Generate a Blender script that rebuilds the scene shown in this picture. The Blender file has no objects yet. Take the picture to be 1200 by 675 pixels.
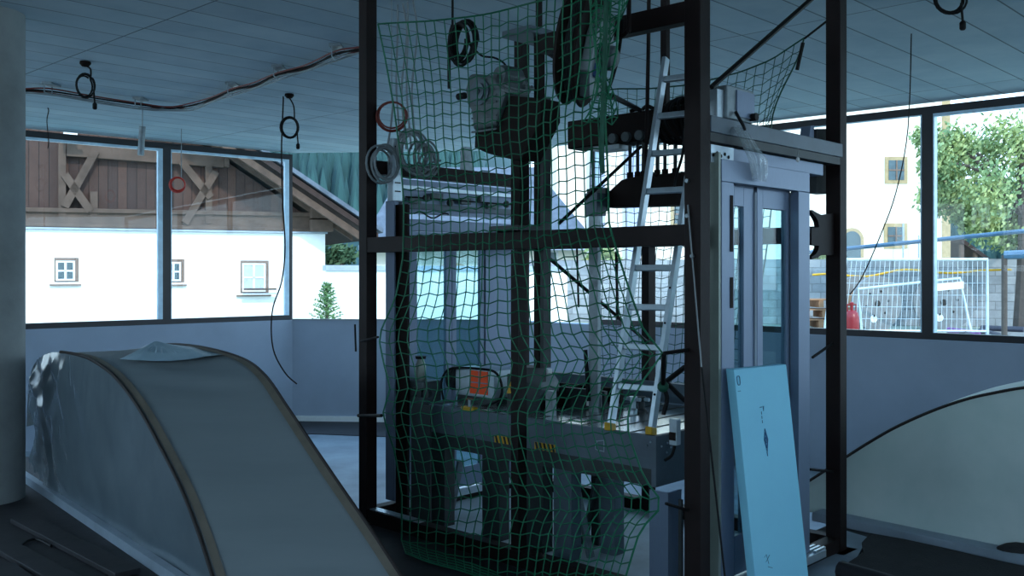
import bpy, math, random
from mathutils import Vector, Matrix, noise
random.seed(7)
PI = math.pi
scn = bpy.context.scene
COL = scn.collection
V3 = Vector

# ------------------------------------------------------------------ camera model
F = 1122.0; HOR = 320.0; HC = 1.65
CAM = V3((0, 0, HC))
def at(px, py, Y): return V3(((px-600)/F*Y, Y, HC+(HOR-py)/F*Y))
def atz(px, py, Z):
    Y = (HC-Z)*F/(py-HOR); return at(px, py, Y)
# lift shaft frame: u runs from the near post to the right post, v from the near post to the left post
AX = V3((0.691, 0.723, 0)); BX = V3((-0.723, 0.691, 0)); C0 = V3((0.890, 4.6, 0))
def S(u, v, z): return C0+AX*u+BX*v+V3((0, 0, z))
def uv_of(p): d = p-C0; return d.dot(AX), d.dot(BX)
def atu(px, py, u):
    d = V3(((px-600)/F, 1, 0)); t = (u+AX.dot(C0))/AX.dot(d); return at(px, py, t)
def atv(px, py, v):
    d = V3(((px-600)/F, 1, 0)); t = (v+BX.dot(C0))/BX.dot(d); return at(px, py, t)
def vat(px, u): return uv_of(atu(px, 320, u))[1]
def uat(px, v): return uv_of(atv(px, 320, v))[0]
def zu(px, py, u): return atu(px, py, u).z
def zv(px, py, v): return atv(px, py, v).z

# ------------------------------------------------------------------ mesh builder
class MB:
    def __init__(s): s.v = []; s.f = []; s.sm = []
    def add(s, vs, fs, smooth=False):
        b = len(s.v); s.v += [V3(p) for p in vs]
        for f in fs: s.f.append([b+i for i in f]); s.sm.append(smooth)
        return s
    def box(s, c, ax, ay, az):
        c = V3(c); ax = V3(ax); ay = V3(ay); az = V3(az)
        vs = [c+ax*i+ay*j+az*k for k in (-1, 1) for j in (-1, 1) for i in (-1, 1)]
        fs = [(0,2,3,1),(4,5,7,6),(0,1,5,4),(2,6,7,3),(0,4,6,2),(1,3,7,5)]
        if ax.cross(ay).dot(az) < 0: fs = [f[::-1] for f in fs]
        return s.add(vs, fs)
    def abox(s, x0, x1, y0, y1, z0, z1):
        return s.box(((x0+x1)/2, (y0+y1)/2, (z0+z1)/2), ((x1-x0)/2,0,0), (0,(y1-y0)/2,0), (0,0,(z1-z0)/2))
    def sbox(s, u0, u1, v0, v1, z0, z1):
        return s.box(S((u0+u1)/2, (v0+v1)/2, (z0+z1)/2), AX*((u1-u0)/2), BX*((v1-v0)/2), (0,0,(z1-z0)/2))
    def beam(s, p0, p1, w, h, up=(0,0,1)):
        p0 = V3(p0); p1 = V3(p1); d = (p1-p0); n = d.normalized(); up = V3(up)
        if abs(n.dot(up)) > .98: up = V3((1,0,0))
        x = n.cross(up).normalized(); y = x.cross(n).normalized()
        return s.box((p0+p1)/2, x*(w/2), d/2, y*(h/2))
    def tube(s, pts, r, n=6, closed=False, taper=None):
        pts = [V3(p) for p in pts]; m = len(pts)
        if m < 2: return s
        rings = []; up = None
        for i, p in enumerate(pts):
            if closed: t = pts[(i+1) % m]-pts[i-1]
            else: t = pts[min(i+1, m-1)]-pts[max(i-1, 0)]
            t = t.normalized() if t.length > 1e-9 else V3((0,0,1))
            if up is None: up = V3((0,0,1)) if abs(t.z) < .9 else V3((1,0,0))
            x = t.cross(up)
            if x.length < 1e-4: x = t.orthogonal()
            x.normalize(); y = x.cross(t).normalized(); up = y
            rr = r if taper is None else r*(1+(taper-1)*i/(m-1))
            rings.append([p+(x*math.cos(a)+y*math.sin(a))*rr for a in [2*PI*k/n for k in range(n)]])
        vs = [q for rg in rings for q in rg]; fs = []
        for i in range(m if closed else m-1):
            j = (i+1) % m
            for k in range(n): fs.append((i*n+k, i*n+(k+1) % n, j*n+(k+1) % n, j*n+k))
        if not closed: fs += [tuple(range(n))[::-1], tuple((m-1)*n+k for k in range(n))]
        return s.add(vs, fs, n > 4)
    def lathe(s, prof, o, axis=(0,0,1), n=20):
        o = V3(o); a = V3(axis).normalized(); x = a.orthogonal().normalized(); y = a.cross(x)
        vs = []; fs = []
        for r, h in prof:
            vs += [o+a*h+(x*math.cos(t)+y*math.sin(t))*max(r, 1e-4) for t in [2*PI*k/n for k in range(n)]]
        for i in range(len(prof)-1):
            for k in range(n): fs.append((i*n+k, i*n+(k+1) % n, (i+1)*n+(k+1) % n, (i+1)*n+k))
        fs += [tuple(range(n))[::-1], tuple((len(prof)-1)*n+k for k in range(n))]
        return s.add(vs, fs, True)
    def prism(s, pts, vec):
        pts = [V3(p) for p in pts]; vec = V3(vec); m = len(pts)
        nrm = V3((0,0,0))
        for i in range(m): nrm += pts[i].cross(pts[(i+1) % m])
        if nrm.dot(vec) < 0: pts = pts[::-1]
        vs = pts+[p+vec for p in pts]
        fs = [tuple(range(m))[::-1], tuple(range(m, 2*m))]
        fs += [(i, (i+1) % m, m+(i+1) % m, m+i) for i in range(m)]
        return s.add(vs, fs)
    def grid(s, rows, smooth=True):
        n = len(rows); m = len(rows[0]); vs = [p for r in rows for p in r]
        fs = [(i*m+j, i*m+j+1, (i+1)*m+j+1, (i+1)*m+j) for i in range(n-1) for j in range(m-1)]
        return s.add(vs, fs, smooth)
    def sphere(s, c, r, sc=(1,1,1), n=12):
        c = V3(c); vs = []; fs = []; h = n//2
        for i in range(h+1):
            th = PI*i/h
            for k in range(n):
                ph = 2*PI*k/n
                vs.append(c+V3((r*sc[0]*math.sin(th)*math.cos(ph), r*sc[1]*math.sin(th)*math.sin(ph), r*sc[2]*math.cos(th))))
        for i in range(h):
            for k in range(n): fs.append((i*n+k, (i+1)*n+k, (i+1)*n+(k+1) % n, i*n+(k+1) % n))
        return s.add(vs, fs, True)
    def build(s, name, m, parent=None, bevel=0, solid=0, sharp=True):
        org = V3((0,0,0)); q = parent
        if parent is None and s.v:
            xs = [p.x for p in s.v]; ys = [p.y for p in s.v]; zs = [p.z for p in s.v]
            org = V3(((min(xs)+max(xs))/2, (min(ys)+max(ys))/2, min(zs)))
        loc = V3(org)
        while q is not None: loc = loc+q.location; q = q.parent
        me = bpy.data.meshes.new(name)
        me.from_pydata([tuple(p-loc) for p in s.v], [], s.f); me.update()
        me.polygons.foreach_set('use_smooth', s.sm)
        if any(s.sm) and sharp:
            try: me.set_sharp_from_angle(angle=math.radians(42))
            except Exception: pass
        me.materials.append(m)
        o = bpy.data.objects.new(name, me); COL.objects.link(o)
        if parent is not None: o.parent = parent
        else: o.location = org
        if solid:
            md = o.modifiers.new('thick', 'SOLIDIFY'); md.thickness = solid; md.offset = 0
        if bevel:
            md = o.modifiers.new('bevel', 'BEVEL'); md.width = bevel; md.segments = 2; md.limit_method = 'ANGLE'
        return o

def tag(o, label=None, cat=None, group=None, kind=None):
    if label: o['label'] = label
    if cat: o['category'] = cat
    if group: o['group'] = group
    if kind: o['kind'] = kind
    return o
def thing(name, label, cat, loc=(0,0,0), group=None):
    o = bpy.data.objects.new(name, None); COL.objects.link(o); o.location = loc
    o.empty_display_size = .1
    return tag(o, label, cat, group)
def struct(o): o['kind'] = 'structure'; return o

# ------------------------------------------------------------------ materials
def lin(c):
    r = []
    for x in c[:3]:
        x = x/255.0
        r.append(x/12.92 if x <= .04045 else ((x+.055)/1.055)**2.4)
    return (*r, 1)
def mat(name, col, rough=.6, metal=0.0, var=.18, scale=6.0, bump=0.0, bscale=None, col2=None, spec=.5, trans=0.0, alpha=1.0, coat=0.0, stretch=(1,1,1), sheen=0):
    m = bpy.data.materials.new(name); m.use_nodes = True
    nt = m.node_tree; N = nt.nodes; L = nt.links
    b = N['Principled BSDF']
    tc = N.new('ShaderNodeTexCoord'); mp = N.new('ShaderNodeMapping'); mp.inputs['Scale'].default_value = stretch
    L.new(tc.outputs['Object'], mp.inputs['Vector'])
    nz = N.new('ShaderNodeTexNoise'); nz.inputs['Scale'].default_value = scale; nz.inputs['Detail'].default_value = 5; nz.inputs['Roughness'].default_value = .6
    L.new(mp.outputs['Vector'], nz.inputs['Vector'])
    rp = N.new('ShaderNodeValToRGB')
    c = lin(col); c2 = lin(col2) if col2 else tuple(min(1, x*(1+var)) for x in c[:3])+(1,)
    c1 = tuple(x*(1-var) for x in c[:3])+(1,) if not col2 else c
    rp.color_ramp.elements[0].position = .3; rp.color_ramp.elements[0].color = c1
    rp.color_ramp.elements[1].position = .7; rp.color_ramp.elements[1].color = c2
    L.new(nz.outputs['Fac'], rp.inputs['Fac']); L.new(rp.outputs['Color'], b.inputs['Base Color'])
    b.inputs['Roughness'].default_value = rough; b.inputs['Metallic'].default_value = metal
    b.inputs['Specular IOR Level'].default_value = spec
    b.inputs['Transmission Weight'].default_value = trans; b.inputs['Alpha'].default_value = alpha
    b.inputs['Coat Weight'].default_value = coat
    if bump:
        n2 = N.new('ShaderNodeTexNoise'); n2.inputs['Scale'].default_value = bscale or scale*4; n2.inputs['Detail'].default_value = 4
        L.new(mp.outputs['Vector'], n2.inputs['Vector'])
        bp = N.new('ShaderNodeBump'); bp.inputs['Strength'].default_value = bump; bp.inputs['Distance'].default_value = .02
        L.new(n2.outputs['Fac'], bp.inputs['Height']); L.new(bp.outputs['Normal'], b.inputs['Normal'])
    return m
def mat_brick(name, c1, c2, cm, bw, rh, mortar, rough=.85, rot=(0,0,0), off=.5, bump=.4, nscale=3.0, nmix=.35, squash=1):
    m = mat(name, c1, rough); nt = m.node_tree; N = nt.nodes; L = nt.links; b = N['Principled BSDF']
    tc = N.new('ShaderNodeTexCoord'); mp = N.new('ShaderNodeMapping'); mp.inputs['Rotation'].default_value = rot
    L.new(tc.outputs['Object'], mp.inputs['Vector'])
    bt = N.new('ShaderNodeTexBrick'); bt.offset = off
    bt.inputs['Color1'].default_value = lin(c1); bt.inputs['Color2'].default_value = lin(c2); bt.inputs['Mortar'].default_value = lin(cm)
    bt.inputs['Scale'].default_value = 1; bt.inputs['Brick Width'].default_value = bw; bt.inputs['Row Height'].default_value = rh
    bt.inputs['Mortar Size'].default_value = mortar; bt.inputs['Mortar Smooth'].default_value = .3
    L.new(mp.outputs['Vector'], bt.inputs['Vector'])
    nz = N.new('ShaderNodeTexNoise'); nz.inputs['Scale'].default_value = nscale; nz.inputs['Detail'].default_value = 6; nz.inputs['Roughness'].default_value = .65
    L.new(mp.outputs['Vector'], nz.inputs['Vector'])
    mx = N.new('ShaderNodeMix'); mx.data_type = 'RGBA'; mx.blend_type = 'OVERLAY'; mx.inputs['Factor'].default_value = nmix
    L.new(bt.outputs['Color'], mx.inputs['A']); L.new(nz.outputs['Color'], mx.inputs['B'])
    hs = N.new('ShaderNodeHueSaturation'); hs.inputs['Saturation'].default_value = .9
    bw_ = N.new('ShaderNodeRGBToBW'); L.new(nz.outputs['Color'], bw_.inputs['Color']); L.new(bw_.outputs['Val'], mx.inputs['B'])
    L.new(mx.outputs['Result'], b.inputs['Base Color'])
    bp = N.new('ShaderNodeBump'); bp.inputs['Strength'].default_value = bump; bp.inputs['Distance'].default_value = .02; bp.invert = True
    L.new(bt.outputs['Fac'], bp.inputs['Height']); L.new(bp.outputs['Normal'], b.inputs['Normal'])
    return m
def mat_glass(name, tint=(225, 240, 245), refl=1.0):
    m = bpy.data.materials.new(name); m.use_nodes = True
    nt = m.node_tree; N = nt.nodes; L = nt.links; N.remove(N['Principled BSDF'])
    out = N['Material Output']; t = N.new('ShaderNodeBsdfTransparent'); g = N.new('ShaderNodeBsdfGlossy')
    nz = N.new('ShaderNodeTexNoise'); nz.inputs['Scale'].default_value = 2
    rp = N.new('ShaderNodeValToRGB'); a = lin(tint); rp.color_ramp.elements[0].color = a; rp.color_ramp.elements[1].color = tuple(min(1, x*1.04) for x in a[:3])+(1,)
    L.new(nz.outputs['Fac'], rp.inputs['Fac']); L.new(rp.outputs['Color'], t.inputs['Color'])
    g.inputs['Roughness'].default_value = .02; fr = N.new('ShaderNodeLayerWeight'); fr.inputs['Blend'].default_value = .5
    pw = N.new('ShaderNodeMath'); pw.operation = 'POWER'; pw.inputs[1].default_value = 5; L.new(fr.outputs['Facing'], pw.inputs[0])
    ml = N.new('ShaderNodeMath'); ml.operation = 'MULTIPLY_ADD'; ml.inputs[1].default_value = .6*refl; ml.inputs[2].default_value = .03*refl
    L.new(pw.outputs[0], ml.inputs[0])
    mx = N.new('ShaderNodeMixShader'); L.new(ml.outputs[0], mx.inputs['Fac']); L.new(t.outputs[0], mx.inputs[1]); L.new(g.outputs[0], mx.inputs[2])
    L.new(mx.outputs[0], out.inputs['Surface'])
    return m

TH = math.atan2(AX.y, AX.x)
M = {}
M['ceil'] = mat_brick('shuttered_concrete', (196,212,220), (182,198,208), (118,130,138), 3.4, .36, .008, rot=(0,0,-TH), off=.0, bump=.3, nscale=1.6, nmix=.55)
M['wallpaint'] = mat('grey_parapet_paint', (158,170,186), .8, var=.08, scale=1.2, bump=.05)
M['concrete'] = mat('grey_concrete', (150,155,155), .85, var=.2, scale=2.5, bump=.15)
M['lowfloor'] = mat('dusty_screed', (120,130,140), .6, var=.45, scale=.9, bump=.2)
M['podium'] = mat('dark_membrane_floor', (44,42,46), .65, var=.35, scale=2, bump=.25)
M['pitfloor'] = mat('pale_pit_slab', (176,190,200), .7, var=.2, scale=3)
M['kerb'] = mat('grey_sheet_metal_kerb', (158,172,186), .5, metal=.1, var=.15, scale=3)
M['membrane'] = mat('black_bitumen_sheet', (50,48,50), .9, var=.2, scale=12, bump=.4, bscale=90)
M['dark'] = mat('dark_interior_wall', (92,96,100), .9)
M['frame'] = mat('black_window_frame', (26,27,34), .35, var=.2)
M['alframe'] = mat('pale_metal_edge', (196,222,240), .35, metal=.1)
M['glass'] = mat_glass('window_glass', (250,252,253), .7)
M['doorglass'] = mat_glass('lift_door_glass', (205,228,232), 1.2)
M['steel'] = mat('dark_red_primed_steel', (27,15,15), .6, var=.3, scale=9, bump=.05, spec=.25)
M['galv'] = mat('galvanised_steel', (128,140,146), .42, metal=.55, var=.2, scale=14)
M['stain'] = mat('brushed_stainless_steel', (120,136,160), .42, metal=.3, var=.08, scale=20, stretch=(30,30,1))
M['greysteel'] = mat('grey_painted_machine_steel', (92,106,118), .5, metal=.2, var=.15)
M['darksteel'] = mat('dark_grey_machine_steel', (58,64,66), .55, metal=.3, var=.25)
M['cast'] = mat('blue_grey_cast_housing', (88,100,104), .5, metal=.2, var=.2, scale=18, bump=.1)
M['brown'] = mat('dark_brown_steel', (30,21,19), .7, var=.3, spec=.2)
M['greenish'] = mat('greenish_film_wrapped_jamb', (146,158,150), .4, metal=.2, var=.1)
M['alu'] = mat('bare_aluminium', (190,205,215), .35, metal=.6, var=.1, scale=18)
M['deck'] = mat('shiny_deck_plate', (205,210,210), .22, metal=.85, var=.12, scale=5)
M['netg'] = mat('green_net_cord', (22,116,82), .7, var=.25, scale=20)
M['netg2'] = mat('dark_green_net_cord', (20,84,64), .7, var=.25, scale=20)
M['rubber'] = mat('black_rubber', (18,18,20), .6, spec=.25)
M['cablered'] = mat('red_brown_cable', (120,48,40), .5)
M['cableor'] = mat('red_cable', (190,44,30), .5)
M['cablegrey'] = mat('grey_cable', (140,148,152), .5)
M['orange'] = mat('orange_label', (255,84,20), .6, var=.06)
M['yellow'] = mat('yellow_plastic', (206,160,30), .5)
M['hazblack'] = mat('black_tape', (22,22,20), .5)
M['paint_white'] = mat('white_paint', (235,238,238), .5, var=.04)
M['foam'] = mat('pale_blue_foam', (150,226,255), .8, var=.03, scale=3, bump=.05, bscale=200)
M['foamedge'] = mat('blue_foam_print', (60,110,150), .8)
M['plastic'] = mat('milky_plastic_sheet', (104,118,126), .2, var=.1, scale=2.0, spec=.8, bump=.12, bscale=5)
M['peak'] = mat('pale_crinkled_plastic', (160,186,200), .25, var=.1)
M['fabric'] = mat('beige_tarpaulin', (132,142,146), .6, var=.07, scale=1.4, bump=.1, bscale=3, stretch=(.4,3,3))
M['hem'] = mat('tan_hem_tape', (120,112,100), .7)
M['hemdark'] = mat('dark_hem_cord', (52,44,42), .7)
M['fabric2'] = mat('dusty_cream_tarpaulin', (214,234,228), .6, var=.09, scale=1.8, bump=.12, bscale=2.5, col2=(236,248,244))
M['bag'] = mat('clear_plastic_bag', (200,215,220), .12, trans=.0, alpha=.28, spec=.9)
M['plaster'] = mat('white_lime_plaster', (244,246,244), .9, var=.03)
M['cream'] = mat('cream_plaster', (248,240,222), .9, var=.03)
M['creamtrim'] = mat('sandstone_trim', (176,154,116), .9)
M['timber'] = mat_brick('weathered_boards', (84,60,50), (60,46,42), (26,20,18), .22, 30.0, .008, rot=(0,0,0), off=0, nscale=4, nmix=.5)
M['log'] = mat('weathered_timber_log', (86,70,60), .9, var=.3, scale=3, bump=.1, bscale=5)
M['roofwood'] = mat('dark_brown_roof_timber', (52,38,34), .9, var=.3, scale=5)
M['tile'] = mat('grey_shingle_roof', (88,98,110), .9, var=.3, scale=3, bump=.3)
M['winframe'] = mat('white_window_frame', (225,225,222), .5)
M['reveal'] = mat('brown_window_reveal', (120,98,84), .8)
M['pane'] = mat('bluish_window_pane', (72,92,98), .15, var=.3, scale=3)
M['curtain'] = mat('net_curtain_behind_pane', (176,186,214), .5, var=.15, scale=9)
M['stone'] = mat_brick('coursed_stone', (158,162,164), (134,140,144), (128,132,134), .52, .26, .015, rot=(PI/2,0,0), off=.5, bump=.8, nscale=2.5, nmix=.6)
M['grass'] = mat('pale_grassy_ground', (150,156,140), .95, var=.3, scale=2, bump=.3)
M['gravel'] = mat('grey_gravel', (128,124,118), .95, var=.35, scale=9, bump=.5)
M['galvwhite'] = mat('bright_galvanised_tube', (205,220,226), .4, metal=.3)
M['drumwood'] = mat('grey_weathered_drum_boards', (128,130,130), .9, var=.2, scale=5, bump=.3)
M['drumdark'] = mat('drum_hole_shadow', (50,48,46), .9)
M['pallet'] = mat('pallet_wood', (170,128,96), .9)
M['gas'] = mat('red_gas_bottle_paint', (130,16,24), .35, var=.12)
M['bluerail'] = mat('blue_painted_rail', (70,104,130), .5)
M['leaf'] = mat('summer_leaves', (92,132,92), .7, col2=(188,196,126), scale=1.0)
M['leaf2'] = mat('dark_leaves', (46,78,54), .8, col2=(84,112,76), scale=2)
M['fir'] = mat('pine_needles', (60,104,70), .8, col2=(120,156,92), scale=8)
M['bark'] = mat('grey_bark', (84,76,70), .95, bump=.5)
M['forest'] = mat('blue_green_conifers', (28,58,62), .9, col2=(52,92,88), scale=.05)
M['hill'] = mat('forest_floor_slope', (36,66,68), .95, var=.2, scale=.05)
M['pipe'] = mat('dark_pipe', (56,58,70), .6)
M['pipe2'] = mat('violet_pipe', (140,90,150), .6)
M['sign'] = mat('white_sign_board', (235,235,228), .6)
M['lampwhite'] = mat('white_lamp_housing', (232,236,240), .4)

# ------------------------------------------------------------------ world, sun, camera
w = bpy.data.worlds.new('sky'); scn.world = w; w.use_nodes = True
nt = w.node_tree; bg = nt.nodes['Background']
tc = nt.nodes.new('ShaderNodeTexCoord'); sp = nt.nodes.new('ShaderNodeSeparateXYZ'); rp = nt.nodes.new('ShaderNodeValToRGB')
nt.links.new(tc.outputs['Generated'], sp.inputs[0]); nt.links.new(sp.outputs['Z'], rp.inputs['Fac']); nt.links.new(rp.outputs['Color'], bg.inputs['Color'])
rp.color_ramp.elements[0].position = 0; rp.color_ramp.elements[0].color = (.62,.84,1,1)
rp.color_ramp.elements[1].position = .8; rp.color_ramp.elements[1].color = (.32,.62,1,1)
bg.inputs['Strength'].default_value = 3.5
sun = bpy.data.lights.new('sun', 'SUN'); sun.energy = 2.2; sun.angle = math.radians(3); sun.color = (1,.95,.86)
so = bpy.data.objects.new('sun', sun); COL.objects.link(so)
so.rotation_euler = V3((-.35, .75, -.62)).to_track_quat('-Z', 'Y').to_euler()
cam = bpy.data.cameras.new('camera'); co = bpy.data.objects.new('camera', cam); COL.objects.link(co)
cam.sensor_width = 36; cam.lens = F/1200*36; cam.shift_y = -(337.5-HOR)/1200; cam.clip_start = .05; cam.clip_end = 2000
co.location = CAM; co.rotation_euler = (PI/2, 0, 0); scn.camera = co
scn.view_settings.view_transform = 'Standard'; scn.view_settings.look = 'None'; scn.view_settings.exposure = .03
try:
    scn.cycles.use_denoising = True; scn.cycles.max_bounces = 8; scn.cycles.transparent_max_bounces = 24
    scn.cycles.sample_clamp_indirect = 6
except Exception: pass

# ------------------------------------------------------------------ building shell
CEIL = 3.55; LOW = -0.67; SILL = 0.915
WL = V3((-10, 9.16, 0)); WA = V3((-3.44, 15.0, 0)); WB = V3((0, 14.7, 0)); WC = V3((12, 3.8, 0))
def outn(p, q):
    d = (q-p).normalized(); n = V3((-d.y, d.x, 0)); return n
def line_at(px, p, q):
    d = q-p; k = (px-600)/F; t = (k*p.y-p.x)/(d.x-k*d.y); return p+d*t
def up(p, z): return V3((p.x, p.y, z))
struct(MB().prism([(-10.5,-5.5,LOW-.2),(12.5,-5.5,LOW-.2),(12.5,4,LOW-.2),(0.2,15.2,LOW-.2),(-3.5,15.4,LOW-.2),(-10.5,9.2,LOW-.2)], (0,0,.2)).build('floor', M['lowfloor']))
pod = [V3(p) for p in [(-10,8.6,LOW),(-2.6,8.6,LOW),(-2.6,6.7,LOW)]]+[S(-.15,2.72,LOW),S(1.65,2.72,LOW),S(1.65,.3,LOW),S(6.55,.3,LOW),V3((11.9,3.5,LOW)),V3((11.9,-5,LOW)),V3((-10,-5,LOW))]
struct(MB().prism(pod, (0,0,-LOW)).build('podium', M['podium']))
ceil = [V3((-10.3,-5.4,CEIL)), V3((12.4,-5.4,CEIL)), V3((12.4,3.6,CEIL)), V3((0.12,14.85,CEIL)), V3((-3.5,15.15,CEIL)), V3((-10.3,9.1,CEIL))]
oc = MB().prism(ceil, (0,0,.3)).build('ceiling', M['ceil']); struct(oc)
oc.data.transform(Matrix.Translation(oc.location)); oc.location = (0,0,0)
def parapet(name, p, q, z0, z1, m=M['wallpaint'], th=.25):
    n = outn(p, q)
    return struct(MB().prism([up(p,z0), up(q,z0), up(q+n*th,z0), up(p+n*th,z0)], (0,0,z1-z0)).build(name, m))
parapet('wall_left', WL, WA, LOW, SILL); parapet('wall_middle', WA, WB, LOW, SILL); parapet('wall_right', WB, WC, LOW, SILL)
parapet('wall_far_left', V3((-10,-5,0)), WL, LOW, 1.7, M['dark'])  # unseen wall, left open above to let fill light in
parapet('wall_back', V3((12,-5,0)), V3((-10,-5,0)), LOW, 2.25, M['dark'])  # unseen wall stopped below the ceiling, gap shaped for fill light from behind
parapet('wall_far_right', WC, V3((12,-5,0)), LOW, SILL)
d = (WB-WA).normalized(); n = -outn(WA, WB)
struct(MB().prism([up(WA+n*.005,LOW), up(WB+n*.005,LOW), up(WB+n*.05,LOW), up(WA+n*.05,LOW)], (0,0,.09)).build('baseboard_middle', M['paint_white']))
struct(MB().prism([up(WA+n*.06,LOW), up(WB+n*.06,LOW), up(WB+n*1.5,LOW), up(WA+n*1.1,LOW)], (0,0,.012)).build('floor_strip', M['podium']))
# coping of the parapet where the opening has no frame
struct(MB().prism([up(WA-n*.02,SILL), up(WB-n*.02,SILL), up(WB+n*.02,SILL), up(WA+n*.02,SILL)], (0,0,.02)).build('trim_1', M['concrete']))

def window(name, p, q, z0, z1, lw=.06, rw=.06, edge=1):
    d = (q-p).normalized(); n = outn(p, q); L = (q-p).length
    def bar(a, b, za, zb, o0=.0, o1=.1, mb=None):
        return (mb or MB()).prism([up(p+d*a+n*o0,za), up(p+d*b+n*o0,za), up(p+d*b+n*o1,za), up(p+d*a+n*o1,za)], (0,0,zb-za))
    m = MB(); bar(0, L, z0, z0+.075, mb=m); bar(0, L, z1-.085, z1, mb=m)
    bar(0, lw, z0+.075, z1-.085, mb=m); bar(L-rw, L, z0+.075, z1-.085, mb=m)
    fr = struct(m.build(name, M['frame']))
    g = MB(); bar(lw, L-rw, z0+.075, z1-.085, .045, .052, g); g.build('pane', M['glass'], fr)
    if edge:
        e = MB(); bar(lw, lw+.012, z0+.075, z1-.085, .0, .1, e); bar(L-rw-.07*edge, L-rw, z0+.075, z1-.085, -.004, .044, e)
        bar(lw, L-rw-.07*edge, z1-.085-.035*edge, z1-.085, .0, .044, e)
        e.build('metal_edge', M['alframe'], fr)
    return fr
W1m = line_at(197.5, WL, WA); W1e = line_at(345, WL, WA)
ZT = HC+1.845
n1 = outn(WL, WA); n3 = outn(WB, WC); s1 = n1*.06; s3 = n3*.06
window('window_1', WL+s1, W1m+s1, SILL, ZT+.02); window('window_2', W1m+s1, W1e+s1, SILL, ZT+.02)
W3s = line_at(690, WB, WC); W3m = line_at(1084.5, WB, WC)
window('window_3', W3s+s3, W3m+s3, SILL, ZT, edge=.2); window('window_4', W3m+s3, V3((7.6,7.796,0))+s3, SILL, ZT)
window('window_5', V3((7.6,7.796,0))+s3, WC+s3, SILL, ZT)
# pillar on the left
struct(MB().lathe([(.28,0),(.28,CEIL)], (-3.86,6.98,0), n=40).build('pillar', M['concrete']))

# ------------------------------------------------------------------ covered hump on the left
def cat(P, n):
    out = []
    for i in range(len(P)-1):
        p0 = P[max(i-1,0)]; p1 = P[i]; p2 = P[i+1]; p3 = P[min(i+2,len(P)-1)]
        for k in range(n):
            t = k/n
            out.append(.5*((2*p1)+(p2-p0)*t+(2*p0-5*p1+4*p2-p3)*t*t+(3*p1-p0-3*p2+p3)*t**3))
    return out+[P[-1]]
q0 = atz(30,560,0); q1 = atz(180,660,0); e = (q1-q0).normalized(); en = V3((e.y,-e.x,0)); en = en if en.x < 0 else -en
def side_t(px):
    k = (px-600)/F; return (k*q0.y-q0.x)/(e.x-k*e.y)
def side_p(px, py): t = side_t(px); p = q0+e*t; return at(px, py, p.y)
pairs = [(31,500,168,462),(34,450,172,425),(42,424,182,409),(62,413,200,404),(95,417,240,408),(118,428,285,421),(140,447,312,441),(165,481,338,478),(190,526,368,523),(215,576,402,573),(235,628,438,625),(252,680,472,677),(266,718,497,716)]
LR = []; RR = []
for a, b, c, dd in pairs:
    p = side_p(a, b); LR.append(p); RR.append(at(c, dd, p.y))
for l in (LR, RR): l[-1].z = .012
LRs = cat(LR, 6); RRs = cat(RR, 6)
cov = thing('walkway_cover', 'beige tarpaulin cover over a curved hump beside the left pillar, wrapped in milky plastic', 'cover', (q0.x+1.4, q0.y-1.2, 0))
rows = []
for p, q in zip(LRs, RRs):
    r = []
    for j in range(15):
        s = j/14; x = p.lerp(q, s)
        x = x+V3((0,0,1))*(-.02*math.sin(PI*s)+.022*noise.noise(V3((s*1.6, p.z*11, p.y*9)))*math.sin(PI*s))
        r.append(x)
    rows.append(r)
MB().grid(rows).build('top_sheet', M['fabric'], cov)
tl = [side_t(30)+(side_t(266)-side_t(30))*i/110 for i in range(111)]
lt = [((p-q0).dot(e), p.z) for p in LRs]
def ztop(t):
    best = [z for a, z in lt if abs(a-t) < .03]
    if best and t < lt[18][0]: return max(best)
    for i in range(len(lt)-1):
        if lt[i][0] <= t <= lt[i+1][0]:
            f = (t-lt[i][0])/max(1e-6, lt[i+1][0]-lt[i][0]); return lt[i][1]+(lt[i+1][1]-lt[i][1])*f
    return lt[0][1] if t < lt[0][0] else .02
rows = []
for i, t in enumerate(tl):
    zt = max(.02, ztop(t)); f = i/110
    zb = 0.01 if f > .2 else .03+.16*(1-f/.2)*(1+.5*math.sin(i*1.7)) if f > .03 else .05
    zb = min(zb, zt-.005); r = []
    for j in range(41):
        s = j/40; z = zt+(zb-zt)*s
        left = max(0, 1-f*2.6); topw = max(0, 1-s*2.5)*max(0, 1-f*1.2)
        crease = abs(noise.noise(V3((t*3.2+z*2.2, z*2.0-t*1.1, 2.))))
        wv = .085*left*(.5-crease)*min(1, s*8)*1.15+.03*topw*noise.noise(V3((t*15, z*4, 5)))*min(1, s*12)+.012*noise.noise(V3((t*2.0, z*1.5, 1)))*min(1, s*8)*min(1, (1-f)*6)
        wv += .05*left*min(1,s*8)*(.3-abs(noise.noise(V3((t*9+z*3, z*5-t*4, 4.)))))
        wv += .01*min(1, s*5)*(1-f)*abs(math.sin((t*1.1+z*.9)*5.5+2*noise.noise(V3((t, z, 7)))))
        bul = -.16*max(0, 1-f/.09)**2
        r.append(q0+e*t+en*(wv+bul)+V3((0,0,z)))
    rows.append(r)
MB().grid(rows).build('side_sheet', M['plastic'], cov)
MB().tube([p+en*.006+V3((0,0,.004)) for p in LRs[20:]], .011, 6).build('hem_cord', M['hemdark'], cov)
MB().tube([p+V3((-.005,0,.004)) for p in RRs[16:]], .010, 6).build('hem_cord', M['hemdark'], cov)
for A_, B_, s0 in ((LRs, RRs, .012), (RRs, LRs, .012)):
    g = []
    for p, q in zip(A_[22:], B_[22:]):
        dvec = (q-p); ln = dvec.length
        g.append([p+dvec*(.015/ln)+V3((0,-.004,.006)), p+dvec*(.062/ln)+V3((0,-.004,.004))])
    MB().grid(g).build('hem_tape', M['hem'], cov)
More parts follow.
